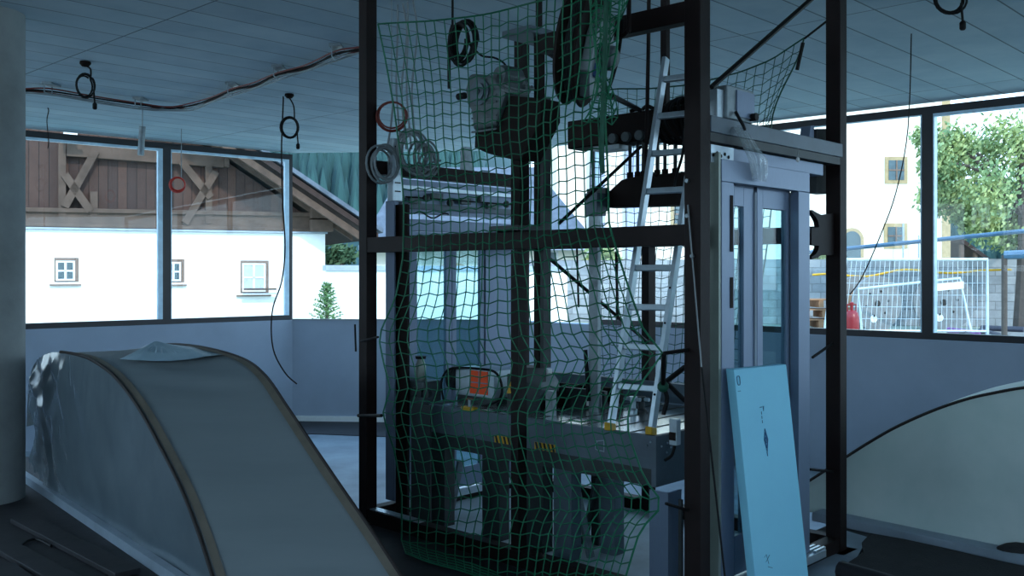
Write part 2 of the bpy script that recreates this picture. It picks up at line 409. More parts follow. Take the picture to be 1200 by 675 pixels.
# raised plastic peak and its folds
pk = at(184,399,6.62); fan = [at(140,421,6.42), at(158,422,6.3), at(178,423,6.25), at(200,423,6.2), at(222,421,6.2), at(245,417,6.2), at(262,416,6.3)]
tops = [at(181,400,6.66), at(182,400,6.65), at(185,400,6.64), at(192,402,6.62), at(204,404,6.6), at(222,406,6.58), at(240,409,6.55)]
rows = []
for k in range(25):
    t = k/24*6; i = min(5, int(t)); f = t-i; a = tops[i].lerp(tops[i+1], f); b = fan[i].lerp(fan[i+1], f)
    rows.append([a.lerp(b, s/8)+V3((0,-.03,.0))*(1 if k % 2 else 0)*(math.sin(PI*s/8)) for s in range(9)])
MB().grid(rows).build('plastic_peak', M['peak'], cov)
MB().beam(q0+en*.03+e*-.1+V3((0,0,.03)), q0+e*(side_t(266)-.1)+en*.03+V3((0,0,.03)), .05, .06).build('base_rail', M['kerb'], cov)

# ------------------------------------------------------------------ covered hump on the right
r0 = atz(990,611,0); r1 = atz(1200,656,0); g = (r1-r0).normalized()
def rp_(px, py):
    k = (px-600)/F; t = (k*r0.y-r0.x)/(g.x-k*g.y); p = r0+g*t; return at(px, py, p.y)
prof = [rp_(*p) for p in [(905,592),(925,579),(945,566),(970,550),(993,535),(1020,518),(1050,501),(1090,483),(1130,469),(1165,461),(1200,455),(1245,452),(1300,458),(1380,485),(1460,540),(1540,640)]]
prof = [p for p in cat(prof, 5) if p.z > .05]
cr = thing('walkway_cover', 'cream tarpaulin cover over a curved hump at the right edge behind the black floor sheet', 'cover', tuple(r0+g*.7))
rows = []
for i, p in enumerate(prof):
    r = []
    for j in range(25):
        s = j/24; z = p.z*(1-s)+.012*s
        wv = .02*noise.noise(V3((i*.12, z*2.2, 3)))*min(1, s*5)*min(1, (1-s)*5)
        r.append(V3((p.x, p.y, z))+V3((g.y,-g.x,0))*wv)
    rows.append(r)
MB().grid(rows).build('side_sheet', M['fabric2'], cr)
ex = AX*.95
MB().grid([[p+ex*(j/8)+V3((0,0,.03*math.sin(PI*j/8))) for j in range(9)] for p in prof]).build('top_sheet', M['fabric2'], cr)
MB().grid([[p+ex+V3((0,0,(0.012-p.z)*j/6)) for j in range(7)] for p in prof]).build('side_sheet', M['fabric2'], cr)
MB().tube([p+V3((0,-.004,.004)) for p in prof], .010, 6).build('hem_cord', M['hemdark'], cr)
gn = V3((g.y,-g.x,0)); gn = gn if gn.y < 0 else -gn
struct(MB().prism([r0-g*.15+gn*.015, r1+g*1.2+gn*.015, r1+g*1.2+gn*.12, r0-g*.15+gn*.16], (0,0,.06)).build('trim_2', M['kerb'], bevel=.008))
struct(MB().prism([atz(*p,.0) for p in [(945,648),(985,622),(1018,632),(1000,662),(975,700),(900,720)]], (0,0,.012)).build('trim_3', M['kerb']))
sheet = [(1020,627),(1060,634),(1110,645),(1160,657),(1215,669),(1290,688),(1290,735),(1200,735),(1100,700),(1040,680),(990,664),(1012,650),(1010,638)]
o = MB().prism([atz(*p,.014) for p in sheet], (0,0,.012)).build('membrane_sheet', M['membrane'])
tag(o, 'black bitumen sheet lying on the floor in front of the cream cover', 'sheet')
o = MB().tube([atz(985,668,.06), atz(1040,684,.06), atz(1110,706,.06)], .05, 10).build('membrane_roll', M['podium'])
tag(o, 'rolled dark edge of membrane along the near side of the black floor sheet', 'roll')
o = MB().sphere(atz(1200,646,.05), .16, (1,.6,.3), 16).build('membrane_scrap', M['membrane'])
tag(o, 'crumpled black scrap against the foot of the cream cover at the right edge', 'scrap')
# a few boards and a cable on the dark floor bottom left
for k, (a, b) in enumerate((((0,665),(120,752)),((-10,632),(95,690)),((25,608),(150,672)))):
    p = atz(*a,.02); q = atz(*b,.02)
    o = MB().beam(p, q, .14, .03).build('plank', M['podium'], bevel=.004)
    tag(o, ['dark plank on the floor nearest the bottom left corner','dark plank on the floor at the far left below the pillar','dark plank on the floor lying closest to the beige cover'][k], 'plank', 'planks on the dark floor')
pts = [atz(x, y, .012) for x, y in [(0,648),(12,645),(24,640),(32,634),(44,632),(60,640)]]
tag(MB().tube(cat(pts, 5), .008, 6).build('floor_cable', M['rubber']), 'black cable lying on the dark floor in the bottom left corner', 'cable')

# ------------------------------------------------------------------ lift shaft frame
vL = 2.557; uR = 1.497; H = .045
sh = thing('lift_shaft_frame', 'dark steel lift shaft frame of tall posts and crossbeams standing mid room', 'frame', tuple(S(.75,1.28,0)))
for (u, v, w) in ((0,0,.045),(0,vL,.043),(uR,0,.045),(uR,vL,.043)):
    MB().sbox(u-w,u+w,v-w,v+w,0,CEIL).build('column', M['steel'], sh, bevel=.004)
vm = vat(608, 0); MB().sbox(-.035,.035,vm-.028,vm+.028,.09,1.78).build('post', M['steel'], sh)
vq = vat(760, uR); MB().sbox(uR-.04,uR+.04,vq-.03,vq+.03,.09,1.83).build('post', M['steel'], sh)
def fbeam(a0, a1, b0, b1, z0, z1): MB().sbox(a0,a1,b0,b1,z0,z1).build('beam', M['steel'], sh, bevel=.003)
fbeam(-.04,.04,.045,vL-.043,1.785,1.885); fbeam(uR-.04,uR+.04,.045,vL-.043,1.83,1.93)
fbeam(-.04,.04,.045,vL-.043,0,.09); fbeam(uR-.04,uR+.04,.045,vL-.043,0,.09)
fbeam(.045,uR-.045,-.04,.04,0,.09); fbeam(.043,uR-.043,vL-.04,vL+.04,0,.09)
fbeam(.043,uR-.043,vL-.04,vL+.04,2.31,2.40)
fbeam(-.035,.035,.045,1.0,2.86,2.96)
MB().sbox(.045,uR-.02,-.05,.035,2.33,2.41).build('beam', M['greysteel'], sh, bevel=.004)
MB().sbox(.045,uR-.045,-.045,.03,2.285,2.328).build('rail_lip', M['darksteel'], sh)
# base plates and a cast wall bracket on the right post
for (u, v) in ((0,0),(0,vL),(uR,0),(uR,vL)):
    MB().sbox(u-.09,u+.09,v-.09,v+.09,-.0,.012).build('base_plate', M['steel'], sh)
bp = [(978,250),(963,252),(957,249),(952,246),(951,248),(956,254),(959,260),(960,266),(951,268),(951,287),(960,288),(959,293),(956,298),(951,301),(952,304),(958,302),(963,299),(978,299)]
MB().prism([atv(x, y, -.01) for x, y in bp], BX*.03).build('wall_bracket', M['steel'], sh)
for k, (px, py) in enumerate(((806,212),(806,253),(812,300))):
    p = atu(px, py, -.045); MB().lathe([(.010,-.004),(.010,.012)], p, -AX, 8).build('bolt', M['galv'], sh)
# upper mast with its head plate
va = vat(629,.2)
ma = thing('lift_mast', 'dark upright mast with a flat head plate hanging behind the net at centre', 'mast', tuple(S(.2,va,1.0)))
z0 = zu(629,430,.2); z1 = zu(629,46,.2)
MB().sbox(.17,.22,va-.045,va-.005,z0,z1).build('mast_profile', M['brown'], ma)
MB().sbox(.175,.24,va-.075,va-.048,z0,z1-.35).build('rail', M['darksteel'], ma)
MB().sbox(.04,.36,va-.10,va+.13,z1,z1+.04).build('head_plate', M['greysteel'], ma, bevel=.006)
MB().sbox(.14,.26,va-.02,va+.12,z0-.09,z0).build('shoe', M['darksteel'], ma)
MB().sbox(.18,.21,va-.035,va-.01,z1+.04,CEIL).build('hanger', M['steel'], ma)

# ------------------------------------------------------------------ landing door between near and right post
u0 = uat(847,-.06); u1 = uat(950,-.06); vf = -.055
dr = thing('lift_door', 'stainless lift landing door with two narrow glass panels behind the blue foam board', 'lift door', tuple(S((u0+u1)/2,0,0)))
zt = zv(847,186,vf); ub = uat(860,vf); uc = uat(936,vf)
MB().sbox(u0,ub,vf,vf+.05,.10,zt-.11).build('jamb', M['stain'], dr, bevel=.003)
MB().sbox(uc,u1,vf,vf+.05,.10,zt-.11).build('jamb', M['stain'], dr, bevel=.003)
MB().sbox(u0,u1,vf,vf+.05,zt-.11,zt).build('head_jamb', M['stain'], dr, bevel=.003)
MB().sbox(u0-.02,u0-.001,vf+.005,max(.03,vat(829,u0-.02)),.10,zt+.03).build('side_return', M['greenish'], dr)
MB().sbox(u1-.012,u1+.01,vf+.051,vf+.085,.10,zt-.05).build('side_return', M['stain'], dr)
for (ya, yb) in ((229,295),(325,361),(445,478)):
    pa = uat(855.5,vf); pb = uat(858.5,vf)
    MB().sbox(pa,pb,vf-.004,vf+.001,zv(857,yb,vf),zv(857,ya,vf)).build('slot', M['brown'], dr)
def panel(ua, ub_, va_, ga, gb, nm='door_panel'):
    zb, ztp = .11, zt-.115
    m = MB(); m.sbox(ua,ga,va_,va_+.035,zb,ztp); m.sbox(gb,ub_,va_,va_+.035,zb,ztp); m.sbox(ga,gb,va_,va_+.035,zb,zb+.2); m.sbox(ga,gb,va_,va_+.035,ztp-.10,ztp); m.sbox(ua,ub_,va_,va_+.035,ztp,zt-.01)
    p = m.build(nm, M['stain'], dr, bevel=.002)
    MB().sbox(ga,gb,va_+.014,va_+.020,zb+.2,ztp-.10).build('glass', M['doorglass'], p)
    MB().tube([S(ub_+.004,va_-.004,zb), S(ub_+.004,va_-.004,ztp-.02)], .008, 6).build('edge_seal', M['kerb'], p)
panel(uat(861,0), uat(886,.0), .012, uat(863,.0), uat(874,.0)); panel(uat(887.5,0), uat(926,.0), -.0, uat(894,.0), uat(922,.0))
MB().sbox(uat(926,0)+.01,uc,-.0,.03,.11,zt-.115).build('fixed_panel', M['galv'], dr)
MB().sbox(u0-.1,u1+.12,vf-.04,.10,.055,.098).build('sill', M['alu'], dr, bevel=.003)
for k in range(3): MB().sbox(u1+.0,u1+.12,vf-.035+.03*k,vf-.02+.03*k,.098,.112).build('sill_rib', M['alu'], dr)
# operator header above the door
zh1 = zv(845,176,-.03)+.05; zh0 = zt+.005
hd = thing('door_header', 'pale metal door operator casing above the lift landing door', 'casing', tuple(S(.7,.03,zh0)))
MB().sbox(u0-.06,uat(963,0),vf+.045,.10,zh0,2.28).build('casing', M['stain'], hd, bevel=.004)
MB().sbox(u0-.05,u0+.16,vf+.03,vf+.044,2.19,2.275).build('mounting_plate', M['alu'], hd)
for k in range(5): MB().lathe([(.009,0),(.009,.003)], S(u0-.03+.035*k,vf+.03,2.225+.012*(k%2)), -BX, 8).build('hole', M['rubber'], hd)
for (xa, xb, ya, yb, mt) in ((947,954,147,173,'stain'),(957,968,151,226,'darksteel')):
    ua_, ub__ = uat(xa,.06), uat(xb,.06)
    pts = [S(ua_,.06,zv(xa,yb,.06)), S(ub__,.06,zv(xa,yb,.06)), S(ub__,.06,zv(xb,ya,.06)), S(ua_+.03 if mt=='stain' else ua_,.06,zv(xa,ya,.06))]
    MB().prism(pts, BX*.06).build('upright', M[mt], hd)
cb = thing('control_box', 'grey electrical box standing on the rail above the lift door', 'box', tuple(S(.2,0,2.41)))
ua_, ub__ = uat(842,0), uat(873,0)
MB().sbox(ua_,ub__,-.05,.10,2.412,2.412+.165).build('case', M['galv'], cb, bevel=.006)
MB().sbox(ua_+.08,ub__-.005,-.058,-.05,2.43,2.56).build('cover', M['stain'], cb)
MB().lathe([(.02,0),(.02,.035)], S(ub__-.03,-.05,2.44), -BX, 10).build('cable_gland', M['rubber'], cb)
MB().sbox(ua_-.06,ua_-.005,-.03,.06,2.412,2.55).build('side_plate', M['alu'], cb)
# clear plastic bag
bagc = [(868,146),(876,150),(884,158),(893,166),(899,176),(899,192),(897,204),(901,212),(894,208),(888,202),(881,190),(873,178),(869,165)]
m = MB(); rows = []
for k in range(14):
    s = k/13
    y = 146+s*64; xl = 868+ (s*18); xr = 872+ min(28, s*46) - max(0, s-.8)*10
    rows.append([atv(xl+(xr-xl)*j/10, y+ (j/10)*3, -.10-.035*math.sin(PI*j/10)*math.sin(PI*min(1,s*1.1))-.008*math.sin(j*2.1+s*4)) for j in range(11)])
m.grid(rows)
m.grid([[p+BX*.05*math.sin(PI*j/10) for j, p in enumerate(r)] for r in rows])
tag(m.build('plastic_bag', M['bag']), 'clear plastic bag of screws hanging in front of the lift door header', 'bag')
pts = cat([atv(862,131,-.06), atv(867,140,-.085), atv(871,147,-.1), atv(873,152,-.1)], 4)
tag(MB().tube(pts, .008, 6).build('bag_tie', M['rubber']), 'dark cable tie holding the clear bag below the grey electrical box', 'cable')
p = atv(935,187,-.06)
o = thing('hanging_bulb', 'small pale bulb hanging on a thread below the grey rail', 'bulb', tuple(p))
MB().sphere(p, .010, (1,1,1.5), 10).build('globe', M['paint_white'], o); MB().tube([p+V3((0,0,.02)), S(*uv_of(p),2.335)], .002, 4).build('thread', M['cablegrey'], o)

# ------------------------------------------------------------------ foam board leaning on the door
tlp = at(860,433,4.62); trp = at(921.5,427,4.87)
bd = -BX; bl = V3((tlp.x,tlp.y,0))+bd*.11; br = V3((trp.x,trp.y,0))+bd*.11
bl += AX*.045; br += AX*.045
fb = thing('foam_board', 'tall light blue insulation foam board leaning against the lift door', 'board', tuple((bl+br)/2))
MB().prism([bl+V3((0,0,.014)), br+V3((0,0,.014)), trp, tlp], BX*.045).build('board', M['foam'], fb, bevel=.003)
def onb(s, t, o=.0015): return bl.lerp(br, s).lerp(tlp.lerp(trp, s), t)+bd*o
ink = MB()
def stroke(pts, r=.0022): ink.tube([onb(*p) for p in pts], r, 4)
dm = [(.50,.735),(.535,.70),(.515,.655),(.48,.69)]
stroke([(.45,.745),(.488,.70),(.452,.648),(.418,.70),(.45,.745)]); stroke([(.45,.73),(.474,.70),(.452,.665),(.43,.70),(.45,.73)])
stroke([(.44,.70),(.46,.715),(.464,.69),(.444,.685),(.44,.70)]); stroke([(.45,.65),(.452,.632)])
ink.build('printed_emblem', M['foamedge'], fb); ink = MB()
for k in range(4): stroke([(.40,.835-.018*k),(.44,.835-.018*k)] if k == 0 else [(.42,.835-.018*k),(.42,.823-.018*k)], .0016)
stroke([(.46,.838),(.46,.818),(.475,.838)], .0014)
ink.build('printed_lettering', M['foamedge'], fb); ink = MB()
stroke([(.035,.965),(.045,.972),(.075,.972),(.085,.965),(.085,.945),(.075,.936),(.045,.936),(.035,.945),(.035,.965)])
ink.build('corner_letter', M['foamedge'], fb); ink = MB()
for k in range(3): stroke([(.03+.02*k,.912),(.036+.02*k,.910)], .0016)
ink.build('corner_mark', M['foamedge'], fb); ink = MB()
stroke([(.20,.23),(.24,.24),(.27,.20)],.0014); stroke([(.22,.21),(.30,.235)],.0014); stroke([(.25,.19),(.33,.18)],.0014)
ink.build('pencil_scribble', M['foamedge'], fb)

# ------------------------------------------------------------------ machine platform in the shaft
ZD = .80
du0 = .157; dv0 = .37; dv1 = 2.12; du1 = 1.34
pl = thing('lift_platform', 'grey steel machine platform with shiny plates on legs inside the net', 'platform', tuple(S(.75,1.25,0)))
npl = 10
for k in range(npl):
    a = dv0+.01+(dv1-dv0-.02)*k/npl; b = a+(dv1-dv0-.02)/npl-.028
    MB().sbox(du0+.03,du1-.06,a,b,ZD-.012,ZD).build('deck_plate', M['deck'], pl)
MB().sbox(du0+.03,du1,dv0+.01,dv1,ZD-.05,ZD-.013).build('deck_base', M['darksteel'], pl)
MB().sbox(du0,du0+.03,dv0,dv1,ZD-.17,ZD+.004).build('front_fascia', M['greysteel'], pl)
MB().sbox(du0,du1,dv0-.02,dv0+.009,ZD-.26,ZD+.004).build('end_plate', M['greysteel'], pl)
MB().sbox(du0+.04,du1,dv1+.001,dv1+.03,ZD-.22,ZD+.004).build('end_plate', M['greysteel'], pl)
MB().sbox(du1-.05,du1,dv0+.01,dv1,ZD,ZD+.13).build('back_upstand', M['greysteel'], pl)
MB().sbox(du0+.005,du0+.06,dv0,dv1,ZD-.26,ZD-.171).build('front_beam', M['darksteel'], pl)
uL = du0+.06
for px, wpx, u, mt in ((575,20,uL,'darksteel'),(626,20,uL,'darksteel'),(659,21,uL,'greysteel'),(712,17,uL+.25,'greysteel'),(697,9,uL+.35,'darksteel'),(512,18,uL,'darksteel')):
    a = vat(px+wpx/2, u); b = vat(px-wpx/2, u)
    MB().sbox(u,u+.09,a,b,.0,ZD-.262 if u < .25 else ZD-.05).build('leg', M[mt], pl, bevel=.003)
MB().beam(atu(672,556,uL+.14), atu(700,690,uL+.14)*1, .05, .02).build('brace', M['galv'], pl)
MB().beam(atu(540,540,.45), atu(520,640,.45), .05, .02).build('brace', M['galv'], pl)
MB().beam(atu(700,560,.55), atu(680,655,.55), .05, .02).build('brace', M['darksteel'], pl)
for px in (592,639):
    a = vat(px+12, du0); b = vat(px-12, du0)
    t = MB().sbox(du0-.004,du0-.001,a,b,ZD-.168,ZD-.125).build('hazard_tape', M['yellow'], pl)
    n = 5
    for k in range(n):
        x0 = a+(b-a)*k/n; x1 = x0+(b-a)/n*.5; sk = (b-a)/n*.4
        MB().prism([S(du0-.0045,x0,ZD-.168), S(du0-.0045,x1,ZD-.168), S(du0-.0045,min(b,x1+sk),ZD-.125), S(du0-.0045,min(b,x0+sk),ZD-.125)], AX*-.001).build('stripe', M['hazblack'], t)
# grey stencilled mark on the fascia
mk = MB()
def fs(pts): mk.tube([S(du0-.002, vat(x, du0), zu(x, y, du0)) for x, y in pts], .003, 4)
fs([(701,517),(698,520),(698,526),(702,528)]); fs([(703,528),(708,529)]); fs([(708,516),(708,530)]); fs([(699,517),(708,516)])
mk.build('stencil_mark', M['kerb'], pl)
for (x, y) in ((758,522),(762,518),(775,523),(782,519),(786,524),(781,530)):
    MB().lathe([(.006,0),(.006,.004)], atv(x, y, dv0-.021), -BX, 6).build('rivet', M['alu'], pl)
# things on the deck
def deck(u, v): return S(u, v, ZD)
def onpx(px, py, z=ZD): p = atz(px, py, z); return uv_of(p)
# drive unit with orange label
a = vat(588,.45); b = vat(540,.45); zb = ZD+.03
mo = thing('drive_unit', 'grey drive unit with bright orange label lying on the platform deck', 'motor', tuple(S(.5,(a+b)/2,ZD)))
MB().sbox(.40,.66,a+.02,b,ZD+.045,ZD+.225).build('housing', M['alu'], mo, bevel=.008)
a2 = vat(572,.40); b2 = vat(551,.40)
lb = MB().sbox(.396,.399,a2,b2,ZD+.065,ZD+.215).build('label_plate', M['orange'], mo)
MB().sbox(.395,.3955,a2,b2,ZD+.135,ZD+.142).build('label_line', M['stain'], lb)
MB().sbox(.395,.3955,(a2+b2)/2-.003,(a2+b2)/2+.003,ZD+.065,ZD+.215).build('label_line', M['stain'], lb)
MB().lathe([(.05,0),(.075,.03),(.075,.16),(.05,.19)], S(.53,b+.0,ZD+.13), BX, 18).build('motor_body', M['darksteel'], mo)
for k in range(5): MB().lathe([(.082,0),(.082,.008)], S(.53,b+.04+.026*k,ZD+.13), BX, 18).build('cooling_fin', M['darksteel'], mo)
MB().sbox(.42,.64,a+.02,b,ZD,ZD+.044).build('foot', M['darksteel'], mo)
lp = [atu(x, y, .36) for x, y in [(521,473),(517,450),(524,434),(540,431),(560,432),(580,436),(588,452),(585,468),(570,475),(545,478),(530,478)]]
tag(MB().tube(cat(lp, 5), .008, 6).build('power_cable', M['rubber']), 'black cable looped around the drive unit with the orange label', 'cable')
o = thing('clamp', 'small yellow clamp at the deck edge below the drive unit', 'clamp', tuple(atz(550,482,ZD)))
p = atz(550,481,ZD); MB().box(p+V3((0,0,.012)), AX*.02, BX*.055, (0,0,.012)).build('jaw', M['yellow'], o, bevel=.004)
MB().tube([p+V3((0,0,.02)), p+V3((0,0,.07))], .008, 8).build('screw', M['alu'], o); MB().tube([p+V3((0,0,.07))-BX*.03, p+V3((0,0,.07))+BX*.03], .006, 6).build('handle', M['cableor'], o)
# dark box with warning triangle
a = vat(618,.30); b = vat(594,.30)
wb = thing('switch_box', 'dark switch box with yellow warning triangle beside the black post', 'box', tuple(S(.35,(a+b)/2,ZD)))
MB().sbox(.30,.42,a,b,ZD+.001,ZD+.23).build('case', M['darksteel'], wb, bevel=.005)
t0, t1, t2 = [atu(x, y, .297) for x, y in ((593.5,461),(604.5,461),(599,446))]
tr = MB().prism([t0,t1,t2], AX*.002).build('warning_triangle', M['yellow'], wb)
MB().tube([atu(599,450,.295), atu(600,454,.295), atu(598.5,455,.295), atu(599,459,.295)], .0025, 4).build('lightning_mark', M['hazblack'], tr)
# round motor, steel trough, white panel, upright plate
vv = vat(629,.55)
rm = thing('hoist_motor', 'round grey motor lying on a channel at the centre of the platform', 'motor', tuple(S(.55,vv,ZD)))
MB().lathe([(.05,-.12),(.085,-.10),(.085,.07),(.06,.10)], S(.6,vv,ZD+.125), AX, 20).build('motor_body', M['cast'], rm)
MB().sbox(.48,.72,vv-.09,vv+.09,ZD,ZD+.05).build('foot', M['brown'], rm, bevel=.003)
MB().lathe([(.03,0),(.03,.05)], S(.6,vv,ZD+.2), (0,0,1), 10).build('terminal_box', M['darksteel'], rm)
a = vat(712,.75); b = vat(640,.75)
ch = thing('steel_trough', 'low brown steel channel lying across the back of the platform deck', 'channel', tuple(S(.8,(a+b)/2,ZD)))
MB().sbox(.72,.75,a,b,ZD,ZD+.12).build('side', M['darksteel'], ch); MB().sbox(.88,.91,a,b,ZD,ZD+.12).build('side', M['brown'], ch); MB().sbox(.751,.879,a,b,ZD,ZD+.03).build('bottom', M['darksteel'], ch)
MB().sbox(.715,.72,a+.02,a+.14,ZD+.02,ZD+.11).build('label_plate', M['paint_white'], ch)
a = vat(651,.36); b = vat(643,.36)
tag(MB().sbox(.33,.37,a,b,ZD,zu(647,458,.35)).build('upright_plate', M['galv'], bevel=.003), 'narrow upright grey steel plate standing at the front of the deck', 'plate')
a = vat(646,1.05); b = vat(618,1.05)
tag(MB().sbox(1.02,1.06,a,b,ZD,zu(632,431,1.04)).build('white_panel', M['paint_white'], bevel=.003), 'pale rectangular panel standing behind the round grey motor', 'panel')
# guide rail standing on deck
vv = vat(697,.66)
gr = thing('guide_rail', 'grey upright guide rail standing on the deck left of the ladder', 'rail', tuple(S(.66,vv,ZD)))
MB().sbox(.645,.655,vv-.035,vv+.035,ZD,2.0).build('flange', M['galv'], gr); MB().sbox(.656,.71,vv-.008,vv+.008,ZD,2.0).build('web', M['galv'], gr)
MB().sbox(.62,.71,vv-.05,vv+.05,2.001,2.14).build('head_block', M['greysteel'], gr, bevel=.004)
# small fittings near the back of the deck
for k, (px, py, nm, lbl, mt) in enumerate(((742,484,'valve','small silver valve on the deck between the ladder feet','alu'),(752,484,'valve','small dark valve on the deck beside the right ladder rail','darksteel'))):
    u, v = onpx(px, py); p = S(u, v, ZD)
    o = thing(nm, lbl, 'valve', tuple(p))
    MB().lathe([(.03,0),(.03,.02),(.018,.03),(.018,.07),(.026,.075),(.026,.10)], p, (0,0,1), 12).build('body', M[mt], o)
    MB().tube([p+V3((0,0,.085))-BX*.055, p+V3((0,0,.085))+BX*.055], .012, 8).build('lever', M['alu'], o)
# oil can and pump at the left end
p = S(.30, vat(493,.30), ZD)
oc_ = thing('spray_bottle', 'pale green bottle with dark cap standing at the left end of the platform', 'bottle', tuple(p+V3((0,0,.10))))
q = atu(493,445,.30)
MB().lathe([(.035,0),(.037,.01),(.037,.09),(.026,.125),(.022,.14)], q, (0,0,1), 14).build('body', M['greenish'], oc_); MB().lathe([(.035,0),(.038,.018)], q+V3((0,0,.141)), (0,0,1), 14).build('cap', M['rubber'], oc_)
pm = thing('pump_block', 'grey pump block under the pale bottle at the left end of the platform', 'pump', tuple(S(.3,vat(493,.3),ZD-.1)))
MB().sbox(.22,.38,vat(507,.3),vat(483,.3),ZD-.02,q.z-.001).build('body', M['cast'], pm, bevel=.01)
for k in range(3): MB().lathe([(.03,0),(.03,.03)], S(.22,vat(487+8*k,.22),ZD+.06), -AX, 10).build('plug', M['darksteel'], pm)
# guide rails near left post
for k, (xa, xb, ya, yb, u, mt, lb) in enumerate(((452,462,236,585,.12,'stain','pale metal strip standing upright just inside the left shaft post'),(464,477,240,650,.16,'brown','dark upright rail next to the pale strip at the left shaft post'),(482,504,472,668,.05,'darksteel','short grey post under the pump block at the left end of the platform'))):
    a = vat(xb,u); b = vat(xa,u)
    o = thing('guide_post', lb, 'post', tuple(S(u,(a+b)/2,0)))
    zz0 = max(.0, zu(xa,yb,u)); zz1 = zu(xa,ya,u)
    MB().sbox(u,u+.012,a,b,zz0,zz1).build('flange', M[mt], o); MB().sbox(u+.0121,u+.06,(a+b)/2-.012,(a+b)/2+.012,zz0,zz1).build('web', M[mt], o)
# channel and cable chain beside the near post
a = vat(783,.13); b = vat(761,.13)
o = thing('lift_post', 'blue grey channel post under the right end of the platform beside the near shaft post', 'post', tuple(S(.2,.3,0)))
MB().sbox(.13,.14,a,b,.0,ZD-.27).build('flange', M['stain'], o); MB().sbox(.141,.25,a,a+.012,.0,ZD-.27).build('web', M['stain'], o)
for k in range(3):
    MB().sbox(.16+.03*k,.175+.03*k,a-.06-.03*k,a-.04-.03*k,.0,ZD-.3).build('rib', M['darksteel'], o)
p = atu(791,506,.06)
o = thing('limit_switch', 'small silver and black limit switch at the near shaft post beside the platform end', 'switch', tuple(p-V3((0,0,.06))))
MB().box(p, AX*.02, BX*.022, (0,0,.065)).build('case', M['alu'], o, bevel=.004); MB().box(p-AX*.022+V3((0,0,-.02)), AX*.004, BX*.018, (0,0,.02)).build('label_plate', M['brown'], o)
MB().tube(cat([p+V3((0,0,-.065)), p+BX*.02+V3((0,0,-.12)), p+BX*.06+V3((0,0,-.15))], 5), .008, 6).build('lead', M['rubber'], o)

# ------------------------------------------------------------------ far landing door between left and far post
vd = vL-.06
fd = thing('lift_door', 'far lift door with two glass panels seen through the green net', 'lift door', tuple(S(.75,vL,0)))
def U(px): return uat(px, vd)
zt2 = 2.02
for xa, xb in ((468,484),(568,602)): MB().sbox(U(xa),U(xb),vd-.01,vd+.05,.10,zt2-.08).build('jamb', M['stain'], fd, bevel=.003)
MB().sbox(U(468),U(602),vd-.01,vd+.05,zt2-.08,zt2).build('head_jamb', M['stain'], fd, bevel=.003)
for xa, ga, gb, xb in ((484.5,489,523,529.5),(530,535,563,567.5)):
    z0_, z1_ = .11, zt2-.085
    m = MB(); m.sbox(U(xa),U(ga),vd,vd+.03,z0_,z1_); m.sbox(U(gb),U(xb),vd,vd+.03,z0_,z1_); m.sbox(U(ga),U(gb),vd,vd+.03,z0_,z0_+.14); m.sbox(U(ga),U(gb),vd,vd+.03,z1_-.07,z1_)
    p = m.build('door_panel', M['stain'], fd, bevel=.002)
    MB().sbox(U(ga),U(gb),vd+.012,vd+.018,z0_+.14,z1_-.07).build('glass', M['doorglass'], p)
MB().sbox(U(468),U(602),vd-.03,vd+.05,.055,.099).build('sill', M['alu'], fd)
fh = thing('door_header', 'grey door operator with rails and small parts above the far glass door', 'casing', tuple(S(.7,vd,2.05)))
MB().sbox(U(466),U(606),vd+.0,vd+.045,2.06,2.29).build('back_plate', M['stain'], fh)
MB().sbox(U(468),U(604),vd-.04,vd-.001,2.22,2.245).build('track', M['alu'], fh); MB().sbox(U(468),U(604),vd-.03,vd-.001,2.09,2.13).build('track', M['greysteel'], fh)
for k, px in enumerate((482,494,508,522,541,556,572,588)):
    c = S(U(px), vd-.035, 2.165+.02*(k%3-1))
    if k % 2: MB().lathe([(.022,0),(.026,.01),(.026,.022),(.01,.03)], c, -BX, 12).build('roller', M['darksteel'], fh)
    else: MB().box(c, AX*.05, BX*.015, (0,0,.022)).build('hanger_block', M['cast'], fh, bevel=.003)
MB().tube([S(U(470),vd-.05,2.165), S(U(604),vd-.05,2.165)], .005, 5).build('belt', M['rubber'], fh)
pts = [S(U(px), vd-.05, 2.05+.02*math.sin(px*.21)) for px in range(480, 522, 4)]
tag(MB().tube(pts, .006, 5).build('loose_wire', M['rubber']), 'loose dark wiring under the far door operator', 'wire')
p0 = S(U(552),vL,2.40); pts = [S(U(549),vL-.02,2.401), S(U(560),vL-.02,2.401), S(U(557),vL-.02,2.401+.17), S(U(550),vL-.02,2.401+.17)]
tag(MB().prism(pts, BX*.05).build('rail_bracket', M['galv']), 'small grey tapered bracket standing on the far beam below the gearbox', 'bracket')

# ------------------------------------------------------------------ gearbox on its post
vg = vat(608,-.0)
gb = thing('gearbox', 'grey cast gearbox motor on a dark bracket and post standing on the front crossbeam', 'gearbox', tuple(S(0,vg,1.886)))
MB().sbox(-.10,.12,vg-.09,vg+.14,1.886,1.915).build('base_plate', M['darksteel'], gb, bevel=.003)
zbr = zu(600,150,.02)
MB().sbox(-.03,.05,vg-.033,vg+.033,1.916,zu(608,185,0)).build('post', M['brown'], gb)
br_ = [(557,150),(556,173),(572,180),(600,187),(611,187),(634,140),(634,115),(597,112),(580,148)]
MB().prism([atu(x, y, -.08) for x, y in br_], AX*.16).build('bracket', M['brown'], gb, bevel=.004)
hs = [(548,90),(552,86),(577,88),(588,82),(592,92),(592,112),(580,148),(554,153),(552,130),(547,122),(545,105)]
MB().prism([atu(x, y, -.11) for x, y in hs], AX*.20).build('housing', M['cast'], gb, bevel=.025)
c = atu(585,88,-.11); MB().lathe([(.05,0),(.062,.03),(.062,.14),(.04,.17)], c, AX, 18).build('motor_end', M['cast'], gb)
c = atu(563,108,-.112)
